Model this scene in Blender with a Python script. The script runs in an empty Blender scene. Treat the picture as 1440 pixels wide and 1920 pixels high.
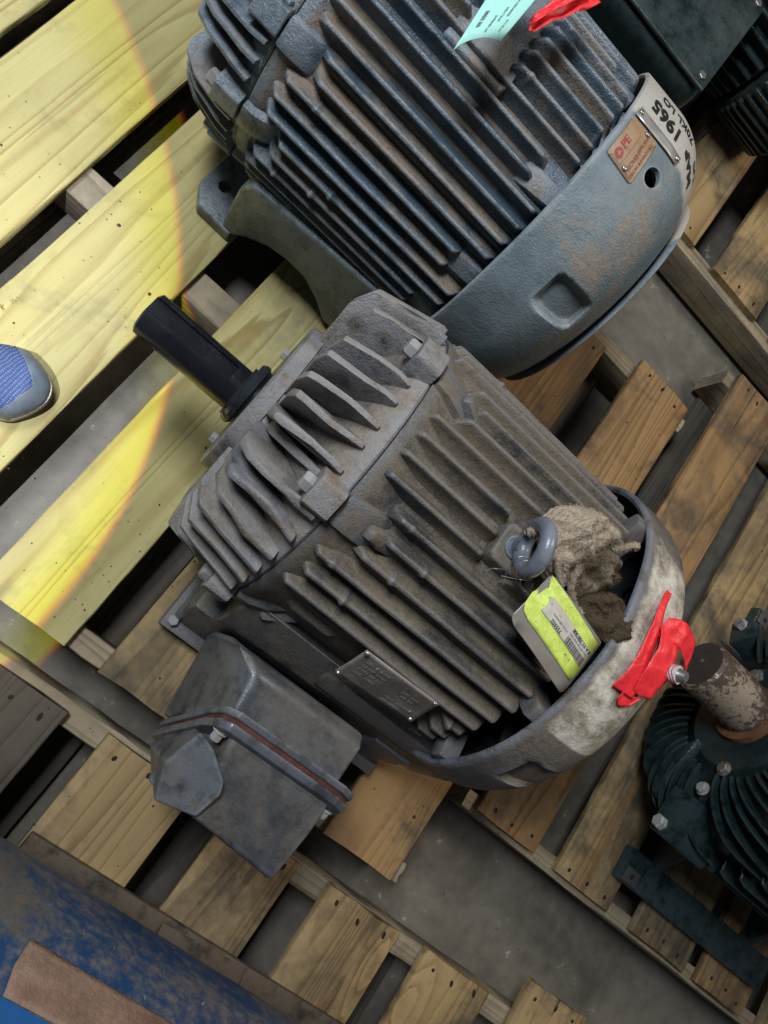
import bpy, bmesh, math, random
import numpy as np
from mathutils import Vector, Matrix, noise

random.seed(7); np.random.seed(7)
S = bpy.context.scene
PI = math.pi

# ------------------------------------------------------------------ camera
cam_d = bpy.data.cameras.new('camera')
cam = bpy.data.objects.new('camera', cam_d)
S.collection.objects.link(cam); S.camera = cam
cam_d.sensor_fit = 'VERTICAL'; cam_d.sensor_height = 36.0
cam_d.lens = 1330.0 / 1920.0 * 36.0
cam_d.clip_start = 0.01; cam_d.clip_end = 60.0
cam.matrix_world = Matrix(((0.72031941, -0.64697096, -0.25013703, 0.0),
                           (0.57820149, 0.75924479, -0.29871456, 0.0),
                           (0.38317488, 0.07054029, 0.92097833, 1.25),
                           (0, 0, 0, 1)))

# ------------------------------------------------------------------ world and lamps
W = bpy.data.worlds.new('World'); S.world = W; W.use_nodes = True
bg = W.node_tree.nodes['Background']
bg.inputs[0].default_value = (0.80, 0.88, 1.0, 1); bg.inputs[1].default_value = 0.058

def lamp(name, kind, loc, aim, energy, col, **k):
    d = bpy.data.lights.new(name, kind); d.energy = energy; d.color = col
    for a, v in k.items(): setattr(d, a, v)
    o = bpy.data.objects.new(name, d); S.collection.objects.link(o); o.location = loc
    o.rotation_euler = Vector(aim).to_track_quat('-Z', 'Y').to_euler()
    return o
# big soft roof light behind and left of the viewer, and a warmer one overhead to the right
lamp('roof_light', 'AREA', (-1.20, 0.62, 2.8), (0.48, 0.0, -0.85), 82, (0.86, 0.93, 1.0), shape='RECTANGLE', size=1.0, size_y=0.6)
lamp('hall_light', 'AREA', (1.5, 1.9, 3.0), (-0.25, -0.32, -1.0), 37, (1.0, 0.90, 0.78), shape='RECTANGLE', size=1.0, size_y=0.8)
# hand torch: its hard edged round beam has the colour fringe of a cheap lens, so the three
# primaries leave it with slightly different beam angles
TL = (-0.36, -0.10, 1.0)
import numpy as _n
_P = _n.array([[-.599, .780, 0], [-.5, .724, 0], [-.404, .677, 0], [-.274, .55, 0], [-.115, .333, 0], [-.017, .113, 0], [.020, -.026, 0], [.045, -.135, -.13]])
_d = _P - _n.array(TL); _d /= _n.linalg.norm(_d, axis=1)[:, None]; _m = _d.mean(0)
_ax = _n.linalg.svd(_d - _m)[2][2]; _ax = _ax * (-1 if _ax[2] > 0 else 1)
HALF = math.acos(float(_m @ _ax))
for nm, col, dh, bl, e in (('torch_beam_red', (1, 0, 0), 0.0, 0.016, 52), ('torch_beam_green', (0, 1, 0), -0.10, 0.030, 55), ('torch_beam_blue', (0, 0, 1), -1.0, 0.22, 60)):
    lamp(nm, 'SPOT', TL, tuple(float(v) for v in _ax), e, col, spot_size=2 * (HALF + math.radians(dh)), spot_blend=bl, shadow_soft_size=0.006)

S.view_settings.view_transform = 'Standard'; S.view_settings.look = 'None'
S.view_settings.gamma = 1.0; S.view_settings.exposure = 0.0

# ------------------------------------------------------------------ node helpers
class NT:
    def __init__(s, name):
        s.m = bpy.data.materials.new(name); s.m.use_nodes = True
        s.t = s.m.node_tree; s.b = s.t.nodes['Principled BSDF']; s.out = s.t.nodes['Material Output']
    def n(s, kind, **k):
        nd = s.t.nodes.new('ShaderNode' + kind)
        for a, v in k.items():
            if a.startswith('i_'):
                key = a[2:]; key = int(key) if key.isdigit() else key.replace('_', ' ')
                if hasattr(v, 'is_output'): s.t.links.new(v, nd.inputs[key])
                else: nd.inputs[key].default_value = v
            else: setattr(nd, a, v)
        return nd
    def link(s, a, b): s.t.links.new(a, b)
    def co(s, rnd=True, scale=(1, 1, 1)):
        tc = s.n('TexCoord').outputs['Object']
        if rnd:
            oi = s.n('ObjectInfo').outputs['Random']
            mm = s.n('Math', operation='MULTIPLY', i_0=oi, i_1=37.0).outputs[0]
            cb = s.n('CombineXYZ', i_0=mm, i_1=mm, i_2=mm).outputs[0]
            tc = s.n('VectorMath', operation='ADD', i_0=tc, i_1=cb).outputs[0]
        if scale != (1, 1, 1):
            tc = s.n('VectorMath', operation='MULTIPLY', i_0=tc, i_1=scale).outputs[0]
        return tc
    def noise(s, v, sc, det=4, rough=.6, dist=0.0, lac=2.0):
        return s.n('TexNoise', i_Vector=v, i_Scale=sc, i_Detail=det, i_Roughness=rough, i_Distortion=dist).outputs[0]
    def ramp(s, f, stops, interp='LINEAR'):
        r = s.n('ValToRGB', i_0=f); cr = r.color_ramp; cr.interpolation = interp
        while len(cr.elements) < len(stops): cr.elements.new(.5)
        for e, (p, c) in zip(cr.elements, stops):
            e.position = p; e.color = (c, c, c, 1) if isinstance(c, (int, float)) else (*c, 1)
        return r.outputs[0]
    def rng(s, f, a, b, c=0., d=1.):
        return s.n('MapRange', i_0=f, i_1=a, i_2=b, i_3=c, i_4=d).outputs[0]
    def mix(s, f, a, b, bt='MIX'):
        nd = s.n('Mix', data_type='RGBA', blend_type=bt)
        for i, v in ((0, f), (6, a), (7, b)):
            if hasattr(v, 'is_output'): s.link(v, nd.inputs[i])
            elif i: nd.inputs[i].default_value = (*v, 1)
            else: nd.inputs[0].default_value = v
        return nd.outputs[2]
    def math(s, op, a, b=0., c=0.):
        nd = s.n('Math', operation=op)
        for i, v in enumerate((a, b, c)):
            if hasattr(v, 'is_output'): s.link(v, nd.inputs[i])
            else: nd.inputs[i].default_value = v
        return nd.outputs[0]
    def bump(s, h, dist, strength=1., prev=None):
        nd = s.n('Bump', i_Height=h, i_Distance=dist, i_Strength=strength)
        if prev is not None: s.link(prev, nd.inputs['Normal'])
        return nd.outputs[0]
    def done(s, col=None, rough=None, nrm=None, metal=None, spec=None):
        for k, v in (('Base Color', col), ('Roughness', rough), ('Normal', nrm), ('Metallic', metal), ('Specular IOR Level', spec)):
            if v is None: continue
            if hasattr(v, 'is_output'): s.link(v, s.b.inputs[k])
            else: s.b.inputs[k].default_value = (*v, 1) if isinstance(v, tuple) else v
        return s.m

def mat_cast(name, paint, dust, rust, dust_lo=.42, dust_hi=.62, rustamt=.62, rough=.42, wear_sheen=(.20, .21, .23), wear_sheen_amt=.5, bumpd=.0012, up=.25, blotch=5., extra=None):
    """sand cast iron under old paint, with caked dust, rust specks and rubbed edges whose sheen is put into the colour"""
    s = NT(name); v = s.co()
    big = s.noise(v, blotch, 5, .6, .4); mid = s.noise(v, 28, 5, .65); fine = s.noise(v, 330, 3, .6); speck = s.noise(v, 120, 4, .7)
    geo = s.n('NewGeometry')
    nz = s.n('SeparateXYZ', i_0=geo.outputs['Normal']).outputs[2]
    d = s.math('ADD', big, s.math('MULTIPLY', s.math('SUBTRACT', mid, .5), .26))
    d = s.math('ADD', d, s.math('MULTIPLY', s.math('SUBTRACT', fine, .5), .35))
    d = s.math('ADD', d, s.math('MULTIPLY', s.math('SUBTRACT', nz, .45), up))
    d = s.rng(d, dust_lo, dust_hi)
    pv = s.mix(s.rng(mid, .3, .7), tuple(c * .8 for c in paint), tuple(min(1, c * 1.18) for c in paint))
    dv = s.mix(s.rng(speck, .3, .7), tuple(c * .74 for c in dust), tuple(min(1, c * 1.25) for c in dust))
    col = s.mix(d, pv, dv)
    r = s.rng(s.math('ADD', speck, s.math('MULTIPLY', s.math('SUBTRACT', big, .5), .7)), rustamt, rustamt + .09)
    col = s.mix(s.math('MULTIPLY', r, .8), col, rust)
    vo = s.n('TexVoronoi', i_Vector=v, i_Scale=105., i_Randomness=1.)
    pit = s.math('MULTIPLY', s.rng(vo.outputs['Distance'], .26, .16), s.math('GREATER_THAN', s.n('SeparateColor', i_0=vo.outputs['Color']).outputs[0], .72))
    pit = s.math('MULTIPLY', pit, s.rng(big, .42, .58))
    col = s.mix(s.math('MULTIPLY', pit, .6 if rustamt < .7 else .15), col, tuple(c * .75 for c in rust))
    e = s.rng(geo.outputs['Pointiness'], .508, .548)
    e = s.math('MULTIPLY', e, s.math('MULTIPLY', s.rng(mid, .34, .52), wear_sheen_amt))
    col = s.mix(e, col, wear_sheen)  # edge wear, with its glossy highlight painted in as a lighter colour
    if extra: col = extra(s, col)
    ro = s.math('ADD', s.math('MULTIPLY', d, .38), rough)
    ro = s.math('SUBTRACT', ro, s.math('MULTIPLY', e, .26))
    nb = s.bump(fine, bumpd * .9, .9); nb = s.bump(speck, bumpd * 1.0, .8, nb); nb = s.bump(mid, bumpd * 1.8, .6, nb)
    return s.done(col, ro, nb, spec=.5)

def mat_wood(name, early, late, grey, greyamt=(.45, .7), mold=.25, ringf=95., axis=1, knots=True):
    """pine: growth rings drawn out along the board, knots, weathering and dirt specks"""
    s = NT(name)
    sc = (1, .055, 1) if axis == 1 else (.055, 1, 1)
    v0 = s.co(); vs = s.co(scale=sc)
    kn = s.n('TexVoronoi', i_Vector=s.co(scale=(5.0, 1.9, .6) if axis == 1 else (1.9, 5.0, .6)), i_Scale=1.0, i_Randomness=1.0)
    kd = kn.outputs['Distance']
    kexp = s.math('POWER', 2.718, s.math('MULTIPLY', kd, -13.))
    keep = s.math('GREATER_THAN', s.n('SeparateColor', i_0=kn.outputs['Color']).outputs[0], .62 if knots else 2.)
    kexp = s.math('MULTIPLY', kexp, keep)
    n1 = s.noise(vs, 6.5, 2, .5); n2 = s.noise(vs, 26, 3, .6)
    sep = s.n('SeparateXYZ', i_0=v0)
    ph = s.math('MULTIPLY', sep.outputs[0 if axis == 1 else 1], ringf)
    ph = s.math('ADD', ph, s.math('MULTIPLY', n1, 62.)); ph = s.math('ADD', ph, s.math('MULTIPLY', n2, 5.)); ph = s.math('ADD', ph, s.math('MULTIPLY', kexp, 46.))
    ring = s.math('FRACT', s.math('MULTIPLY', ph, .27))
    ringv = s.ramp(ring, [(0, .05), (.55, .35), (.84, 1.0), (.93, .85), (1.0, .05)])
    var = s.rng(s.noise(vs, 9., 3, .6), .35, .65)
    fib = s.noise(s.co(scale=(1, .03, 1) if axis == 1 else (.03, 1, 1)), 420, 3, .6)
    col = s.mix(s.math('MULTIPLY', ringv, s.rng(var, 0, 1, .35, 1.0)), early, late)
    tone = s.n('Attribute', attribute_type='OBJECT', attribute_name='tone').outputs['Fac']
    col = s.mix(s.rng(fib, .25, .75, .0, .35), col, tuple(c * .62 for c in early))
    g = s.noise(v0, 4.2, 4, .6, .6); g2 = s.noise(v0, 60, 4, .65)
    gg = s.math('ADD', s.math('ADD', g, s.math('MULTIPLY', s.math('SUBTRACT', g2, .5), .28)), s.math('MULTIPLY', tone, .5))
    gf = s.rng(gg, greyamt[0], greyamt[1])
    gcol = s.mix(ringv, grey, tuple(c * .55 for c in grey))
    col = s.mix(s.math('MULTIPLY', gf, .85), col, gcol)
    m = s.rng(s.math('ADD', s.noise(v0, 6.5, 5, .66, .5), s.math('MULTIPLY', tone, .22)), .54, .72)
    col = s.mix(s.math('MULTIPLY', m, mold * 2.4), col, (.045, .036, .027))
    red = s.rng(s.noise(vs, 13., 2, .5), .62, .72)
    col = s.mix(s.math('MULTIPLY', red, .42), col, (.26, .115, .035))
    knob = s.rng(kexp, .50, .66)
    halo = s.rng(kexp, .30, .50)
    col = s.mix(s.math('MULTIPLY', halo, .35), col, (.22, .11, .04))
    col = s.mix(s.math('MULTIPLY', knob, .9), col, (.085, .04, .018))
    sp = s.n('TexVoronoi', i_Vector=v0, i_Scale=75., i_Randomness=1.)
    spk = s.math('MULTIPLY', s.rng(s.math('ADD', sp.outputs['Distance'], s.math('MULTIPLY', g2, .12)), .20, .15), s.math('GREATER_THAN', s.n('SeparateColor', i_0=sp.outputs['Color']).outputs[1], .80))
    spk = s.math('MULTIPLY', spk, s.rng(s.noise(v0, 6, 2, .5), .45, .6))
    col = s.mix(s.math('MULTIPLY', spk, .8), col, (.03, .02, .012))
    crk = s.noise(s.co(scale=(1, .022, 1) if axis == 1 else (.022, 1, 1)), 75, 2, .5)
    crk = s.math('MULTIPLY', s.rng(crk, .70, .735), s.rng(g, .42, .55))
    crk = s.math('MULTIPLY', crk, .3 if mold < .15 else 1.)
    col = s.mix(s.math('MULTIPLY', crk, .85), col, (.035, .024, .015))
    sm = s.rng(s.noise(s.co(scale=(1.6, .45, 1)), 4.2, 3, .55, .3), .50, .68)
    col = s.mix(s.math('MULTIPLY', sm, min(.6, mold * 1.9)), col, tuple(c * .42 for c in grey))
    nb = s.bump(fib, .0006, .7); nb = s.bump(crk, -.0015, .8, nb); nb = s.bump(ringv, .0006, .6, nb); nb = s.bump(g2, .0012, .5, nb)
    return s.done(col, .68, nb, spec=.3)

def mat_plain(name, col, rough=.5, metal=0., var=.15, sc=40., bumpd=0., spec=.5):
    s = NT(name); v = s.co()
    n = s.noise(v, sc, 4, .6)
    c = s.mix(s.rng(n, .3, .7), tuple(x * (1 - var) for x in col), tuple(min(1, x * (1 + var)) for x in col))
    nb = s.bump(s.noise(v, sc * 5, 3, .6), bumpd, .8) if bumpd else None
    return s.done(c, rough, nb, metal, spec)

# ------------------------------------------------------------------ materials
DUSTC = (.175, .142, .105)
M = {}
M['iron'] = mat_cast('dusty_dark_grey_iron', (.042, .046, .053), (.150, .120, .086), (.17, .075, .035), .37, .54, .70, .28, (.135, .145, .165), .6, up=.16)
M['iron_bell'] = mat_cast('brown_dusted_iron', (.072, .068, .064), (.215, .172, .128), (.20, .09, .045), .38, .62, .66, .36, (.26, .27, .30), .6, bumpd=.0018, up=.30)
M['iron_box'] = mat_cast('grey_box_iron', (.043, .046, .052), (.080, .066, .050), (.12, .06, .03), .46, .66, .76, .34, (.22, .24, .27), .6, bumpd=.00035, up=.0, blotch=8.)
M['blue_iron'] = mat_cast('blue_grey_iron', (.066, .096, .122), (.205, .165, .125), (.17, .07, .035), .50, .62, .66, .25, (.20, .235, .27), .9, bumpd=.0020, up=.10)
M['blue_iron_smooth'] = mat_cast('blue_grey_side_iron', (.075, .098, .112), (.13, .125, .11), (.20, .10, .05), .55, .78, .74, .40, (.30, .34, .36), .5, bumpd=.0012, up=.0)
def _worn(s, col):
    # broad worn tan on the cowl paint and white painted patch at its top
    tc = s.n('TexCoord').outputs['Object']; sp = s.n('SeparateXYZ', i_0=tc)
    th = s.math('ARCTAN2', sp.outputs[1], s.math('SUBTRACT', sp.outputs[2], .27))
    n = s.noise(tc, 30, 5, .6)
    e = s.math('ADD', th, s.math('MULTIPLY', s.math('SUBTRACT', n, .5), .12))
    w = s.rng(e, .07, .11)
    w = s.math('MULTIPLY', w, s.rng(s.noise(tc, 70, 5, .7), .24, .40))
    return s.mix(s.math('MULTIPLY', w, .9), col, (.50, .46, .40))
M['blue_cowl'] = mat_cast('blue_grey_cowl_iron', (.150, .188, .205), (.235, .190, .145), (.20, .085, .04), .54, .68, .72, .40, (.36, .40, .43), .5, bumpd=.0014, up=.05, blotch=6., extra=_worn)
def _beige(s, col):
    tc = s.n('TexCoord').outputs['Object']; sp = s.n('SeparateXYZ', i_0=tc)
    th = s.math('ARCTAN2', sp.outputs[1], s.math('SUBTRACT', sp.outputs[2], .25))
    n = s.noise(tc, 26, 5, .6)
    a = s.rng(th, -.625, -.612)
    b = s.rng(s.math('ADD', th, s.math('MULTIPLY', s.math('SUBTRACT', n, .5), .5)), .60, .42)
    c = s.rng(s.math('ADD', sp.outputs[0], s.math('MULTIPLY', s.math('SUBTRACT', n, .5), .02)), .548, .556)
    w = s.math('MULTIPLY', a, s.math('MULTIPLY', b, c))
    n1 = s.noise(tc, 20, 7, .74, .25); n2 = s.noise(tc, 110, 4, .75)
    be = s.mix(s.rng(n1, .40, .56), (.24, .20, .145), (.60, .55, .46))
    be = s.mix(s.rng(s.math('ADD', n1, s.math('MULTIPLY', n2, .4)), .80, .90), be, (.74, .70, .63))
    be = s.mix(s.rng(n2, .34, .26), be, (.09, .065, .045))
    return s.mix(s.math('MULTIPLY', w, .93), col, be)
M['cowl'] = mat_cast('dark_cowl_iron', (.062, .068, .080), (.150, .122, .092), (.14, .07, .035), .44, .62, .72, .40, (.22, .24, .28), .5, bumpd=.0012, up=.1, extra=_beige)
M['green'] = mat_cast('dark_green_iron', (.0045, .0125, .0145), (.018, .022, .022), (.06, .04, .03), .60, .85, .80, .30, (.05, .075, .08), .5, bumpd=.0008, up=.0)
M['green_box'] = mat_cast('dark_green_box_iron', (.006, .013, .014), (.050, .058, .056), (.25, .16, .13), .55, .80, .80, .34, (.05, .075, .08), .5, bumpd=.0006, up=.1)
M['black'] = mat_plain('black_rubber', (.012, .012, .013), .6)
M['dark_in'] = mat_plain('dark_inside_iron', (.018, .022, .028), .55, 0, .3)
M['shaft'] = mat_cast('black_coated_shaft_steel', (.010, .011, .014), (.035, .035, .036), (.05, .03, .02), .60, .80, .72, .20, (.06, .07, .08), .3, bumpd=.0003, up=.0)
M['rust_gasket'] = mat_plain('rust_red_gasket', (.075, .022, .013), .8, 0, .5, 60, .001)
M['bolt'] = mat_cast('dull_bolt_steel', (.16, .155, .15), (.19, .15, .11), (.18, .08, .04), .46, .66, .70, .38, (.4, .4, .4), .6, bumpd=.0004, up=.1)
M['zinc'] = mat_plain('bright_zinc', (.45, .44, .40), .32, .85, .3, 60)
M['wire'] = mat_plain('tie_wire_steel', (.42, .41, .39), .35, .8, .2, 90)
M['hole'] = mat_plain('hole_shadow_black', (.004, .004, .004), .9)
M['eye'] = mat_cast('worn_eyebolt_steel', (.105, .12, .145), (.19, .16, .13), (.18, .09, .05), .52, .68, .70, .30, (.3, .32, .36), .6, bumpd=.0005, up=.0)
def _flat_dark():
    s = NT('bare_rusty_shaft'); v = s.co()
    n = s.noise(v, 95, 6, .72, .5); b = s.noise(v, 9, 3, .5)
    sp = s.n('SeparateXYZ', i_0=s.n('TexCoord').outputs['Object'])
    f = s.rng(s.math('ADD', n, s.math('MULTIPLY', s.math('SUBTRACT', b, .5), .6)), .53, .60)
    col = s.mix(f, (.070, .047, .034), (.33, .265, .20))
    return s.done(col, s.rng(f, 0, 1, .6, .42), s.bump(n, .0006, .6), s.rng(f, 0, 1, .1, .25))
M['bare_shaft'] = _flat_dark()
def _concrete():
    s = NT('worn_concrete'); v = s.co(False)
    a = s.noise(v, 3.2, 5, .6, .5); b = s.noise(v, 22, 6, .65); c = s.noise(v, 160, 3, .6)
    col = s.mix(s.rng(s.math('ADD', a, s.math('MULTIPLY', s.math('SUBTRACT', b, .5), .6)), .35, .65), (.092, .081, .064), (.175, .156, .125))
    col = s.mix(s.rng(s.noise(v, 95, 5, .75), .66, .76, 0, .35), col, (.05, .042, .034))
    fl = s.rng(s.math('ADD', b, s.math('MULTIPLY', s.math('SUBTRACT', s.noise(v, 70, 4, .7), .5), .5)), .66, .74)
    col = s.mix(s.math('MULTIPLY', fl, .65), col, (.42, .40, .36))
    nb = s.bump(c, .0005, .6); nb = s.bump(b, .0015, .4, nb)
    return s.done(col, .62, nb, spec=.35)
M['floor'] = _concrete()
M['wood_torch_tint'] = mat_wood('torch_tinted_pine', (.53, .46, .195), (.30, .205, .060), (.27, .245, .15), (.52, .74), .13)  # pine colour carries part of the torch beam's yellow
M['wood'] = mat_wood('used_pallet_pine', (.43, .300, .140), (.225, .130, .052), (.125, .098, .068), (.45, .66), .34)
M['wood_orange'] = mat_wood('orange_pallet_pine', (.36, .220, .095), (.185, .095, .036), (.105, .080, .058), (.46, .68), .36)
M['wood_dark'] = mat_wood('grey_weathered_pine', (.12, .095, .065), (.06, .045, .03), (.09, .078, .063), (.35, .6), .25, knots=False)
M['wood_x'] = mat_wood('stringer_pine', (.42, .34, .22), (.19, .135, .08), (.20, .17, .13), (.45, .7), .12, ringf=190, axis=0, knots=False)
M['bluepaint'] = None
def _blue():
    s = NT('scuffed_blue_paint'); v = s.co(False)
    b = s.noise(v, 55, 6, .74, .2); c = s.noise(v, 150, 4, .6)
    a2 = s.noise(s.co(False, (.35, 1, 1)), 9, 6, .62, .2)
    f = s.rng(s.math('ADD', a2, s.math('MULTIPLY', s.math('SUBTRACT', b, .5), .7)), .47, .66)
    g = s.mix(s.rng(b, .35, .65), (.070, .068, .082), (.15, .143, .15))
    col = s.mix(f, (.012, .050, .130), g)
    dirt = s.rng(s.math('ADD', s.noise(v, 5, 4, .6), s.math('MULTIPLY', s.math('SUBTRACT', c, .5), .3)), .54, .66)
    sp = s.n('SeparateXYZ', i_0=s.n('TexCoord').outputs['Object'])
    col = s.mix(s.math('MULTIPLY', dirt, .7), col, (.13, .105, .065))
    sc = s.n('TexNoise', i_Vector=s.co(False, (1, .12, .4)), i_Scale=60., i_Detail=5., i_Roughness=.75, i_Distortion=1.5).outputs[0]
    col = s.mix(s.rng(sc, .67, .71), col, (.42, .43, .46))
    nb = s.bump(b, .001, .5); nb = s.bump(c, .0004, .6, nb)
    return s.done(col, .5, nb)
M['bluepaint'] = _blue()
M['rustplate'] = mat_cast('brown_rusty_plate', (.17, .095, .062), (.24, .15, .105), (.08, .045, .03), .42, .62, .72, .55, (.3, .2, .15), .5, bumpd=.0012, up=.0)
M['brownsteel'] = mat_cast('brown_base_steel', (.016, .012, .009), (.034, .024, .015), (.08, .04, .02), .45, .65, .7, .6, (.2, .15, .1), .4, bumpd=.001)
def _tape(name, col):
    s = NT(name); v = s.co()
    n = s.noise(v, 45, 4, .6, 1.2)
    c = s.mix(s.rng(n, .3, .7), tuple(x * .80 for x in col), col)
    s.b.inputs['Transmission Weight'].default_value = 0.
    s.b.inputs['Subsurface Weight'].default_value = .15; s.b.inputs['Subsurface Radius'].default_value = (.004, .001, .001)
    return s.done(c, .42, s.bump(n, .0035, .7))
M['tape'] = _tape('red_flagging_film', (.92, .035, .045))
M['yellow'] = mat_plain('fluorescent_yellow_card', (.62, .72, .10), .5, 0, .10, 45)
def _yel():
    s = NT('fluorescent_yellow_card_stained'); v = s.co(False)
    n = s.noise(v, 70, 5, .65); d = s.noise(v, 240, 3, .6)
    col = s.mix(s.rng(n, .4, .62), (.50, .62, .10), (.68, .80, .16))
    col = s.mix(s.rng(s.math('ADD', d, s.math('MULTIPLY', n, .3)), .80, .86), col, (.16, .20, .05))
    return s.done(col, .45)
M['yellow'] = _yel()
M['label'] = mat_plain('dusty_white_label', (.50, .46, .40), .55, 0, .12, 60)
M['sleeve'] = mat_plain('dusty_plastic_sleeve', (.225, .200, .170), .28, 0, .18, 35, .0003)
M['ink'] = mat_plain('black_ink', (.02, .02, .02), .6)
M['inkgrey'] = mat_plain('grey_print', (.12, .12, .13), .6)
M['inkred'] = mat_plain('worn_red_print', (.32, .05, .045), .6)
M['inkbrown'] = mat_plain('worn_brown_print', (.20, .09, .055), .6)
M['marker'] = mat_plain('black_marker', (.018, .015, .014), .5, 0, .3, 150)
M['cyan'] = mat_plain('mint_card', (.36, .72, .64), .55, 0, .06, 40, .0004)
M['gold'] = mat_cast('tan_nameplate', (.29, .175, .092), (.34, .235, .15), (.10, .075, .06), .45, .60, .68, .40, (.5, .4, .3), .2, bumpd=.0002, up=.0, blotch=14)
M['silver'] = mat_plain('scratched_aluminium_strip', (.40, .375, .345), .42, .5, .2, 60)
M['plate'] = mat_cast('brown_stamped_plate', (.20, .158, .132), (.30, .245, .205), (.08, .05, .035), .42, .62, .74, .58, (.35, .3, .27), .7, bumpd=.0004, up=.0, blotch=18)
M['rust_metal'] = mat_plain('rusty_pipe', (.13, .055, .04), .55, .2, .5, 150, .0006)
M['white_paint'] = mat_plain('smeared_white_paint', (.62, .60, .60), .4, 0, .25, 150, .0004)
def _rag():
    s = NT('dirty_terry_cloth'); v = s.co(False)
    n = s.noise(v, 26, 4, .6); f = s.noise(v, 520, 4, .7); b = s.noise(v, 190, 3, .6)
    tn = s.n('Attribute', attribute_type='OBJECT', attribute_name='tone').outputs['Fac']
    t = s.math('ADD', tn, s.math('MULTIPLY', s.math('SUBTRACT', n, .5), 1.3))
    col = s.mix(s.rng(t, .2, .75), (.56, .455, .34), (.095, .070, .043))
    col = s.mix(s.rng(f, .35, .65), tuple([.55] * 3), (1, 1, 1)) if False else s.mix(s.rng(f, .62, .38, 0., .35), col, (.06, .042, .028))
    nb = s.bump(f, .0022, .9); nb = s.bump(b, .003, .8, nb)
    return s.done(col, .95, nb, spec=.1)
M['rag'] = _rag()
def _mesh():
    s = NT('blue_knit_mesh'); tc = s.n('TexCoord').outputs['Object']
    w = s.n('TexWave', wave_type='BANDS', bands_direction='X', i_Vector=tc, i_Scale=58., i_Distortion=3.5, i_Detail=2.).outputs[1]
    w2 = s.n('TexWave', wave_type='BANDS', bands_direction='Y', i_Vector=tc, i_Scale=88., i_Distortion=4.0, i_Detail=1.).outputs[1]
    f = s.math('MULTIPLY', s.rng(w, .35, .6), s.rng(w2, .25, .5))
    f = s.math('MULTIPLY', f, s.rng(s.noise(tc, 900, 2, .5), .35, .6))
    col = s.mix(f, (.035, .065, .19), (.24, .29, .38))
    return s.done(col, .75, s.bump(f, .0008, .6))
M['knit'] = _mesh()
M['toe'] = mat_plain('blue_grey_toe_film', (.125, .150, .175), .42, 0, .22, 45, .0006)
M['sole'] = mat_plain('pale_foam_sole', (.50, .46, .40), .6, 0, .12, 80)
M['soledark'] = mat_plain('navy_sole_edge', (.030, .040, .055), .5)

# ------------------------------------------------------------------ mesh helpers
def finish(me, ang=38):
    me.validate(); me.update()
    for p in me.polygons: p.use_smooth = True
    me.set_sharp_from_angle(angle=math.radians(ang))

def mk(name, verts, faces, mat, parent=None, ang=38, loc=None, recalc=True):
    me = bpy.data.meshes.new(name)
    me.from_pydata([tuple(map(float, v)) for v in verts], [], faces)
    if recalc:
        b = bmesh.new(); b.from_mesh(me); bmesh.ops.recalc_face_normals(b, faces=b.faces); b.to_mesh(me); b.free()
    finish(me, ang)
    if mat: me.materials.append(mat)
    o = bpy.data.objects.new(name, me); S.collection.objects.link(o)
    if parent: o.parent = parent
    if loc: o.location = loc
    return o

def mkbm(name, b, mat, parent=None, ang=38, recalc=True):
    if recalc: bmesh.ops.recalc_face_normals(b, faces=b.faces)
    me = bpy.data.meshes.new(name); b.to_mesh(me); b.free(); finish(me, ang)
    if mat: me.materials.append(mat)
    o = bpy.data.objects.new(name, me); S.collection.objects.link(o)
    if parent: o.parent = parent
    return o

def root(name, label, cat, loc=(0, 0, 0), rz=0., group=None):
    o = bpy.data.objects.new(name, None); S.collection.objects.link(o)
    o.location = loc; o.rotation_euler = (0, 0, rz); o.empty_display_size = .05
    o['label'] = label; o['category'] = cat
    if group: o['group'] = group
    return o
def tag(o, label, cat, group=None):
    o['label'] = label; o['category'] = cat
    if group: o['group'] = group
    return o

def bm_box(b, x0, x1, y0, y1, z0, z1):
    vs = [b.verts.new((x, y, z)) for x in (x0, x1) for y in (y0, y1) for z in (z0, z1)]
    for q in ((0, 1, 3, 2), (4, 6, 7, 5), (0, 4, 5, 1), (2, 3, 7, 6), (0, 2, 6, 4), (1, 5, 7, 3)): b.faces.new([vs[i] for i in q])
    return vs
def bevel(b, w, seg=2, edges=None, ang=20):
    es = [e for e in (edges or b.edges) if e.is_manifold and e.calc_face_angle(0) > math.radians(ang)]
    if es: bmesh.ops.bevel(b, geom=es, offset=w, segments=seg, profile=.6, affect='EDGES', clamp_overlap=True)
def box(name, dims, mat, parent=None, bv=.002, seg=2):
    b = bmesh.new(); bm_box(b, *dims)
    bmesh.ops.recalc_face_normals(b, faces=b.faces)
    if bv: bevel(b, bv, seg)
    return mkbm(name, b, mat, parent)
def prism(name, poly, fn, t0, t1, mat, parent=None, bv=.002, seg=2, ang=38, sub=0, post=None):
    """outline poly (a,b) swept from t0 to t1; fn(a,b,t) gives the 3D point"""
    n = len(poly); b = bmesh.new()
    A = [b.verts.new(fn(p[0], p[1], t0)) for p in poly]; B = [b.verts.new(fn(p[0], p[1], t1)) for p in poly]
    b.faces.new(A); b.faces.new(B[::-1])
    for i in range(n): b.faces.new([A[i], B[i], B[(i + 1) % n], A[(i + 1) % n]])
    bmesh.ops.recalc_face_normals(b, faces=b.faces)
    if bv: bevel(b, bv, seg)
    if post: post(b)
    return mkbm(name, b, mat, parent, ang)
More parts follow.
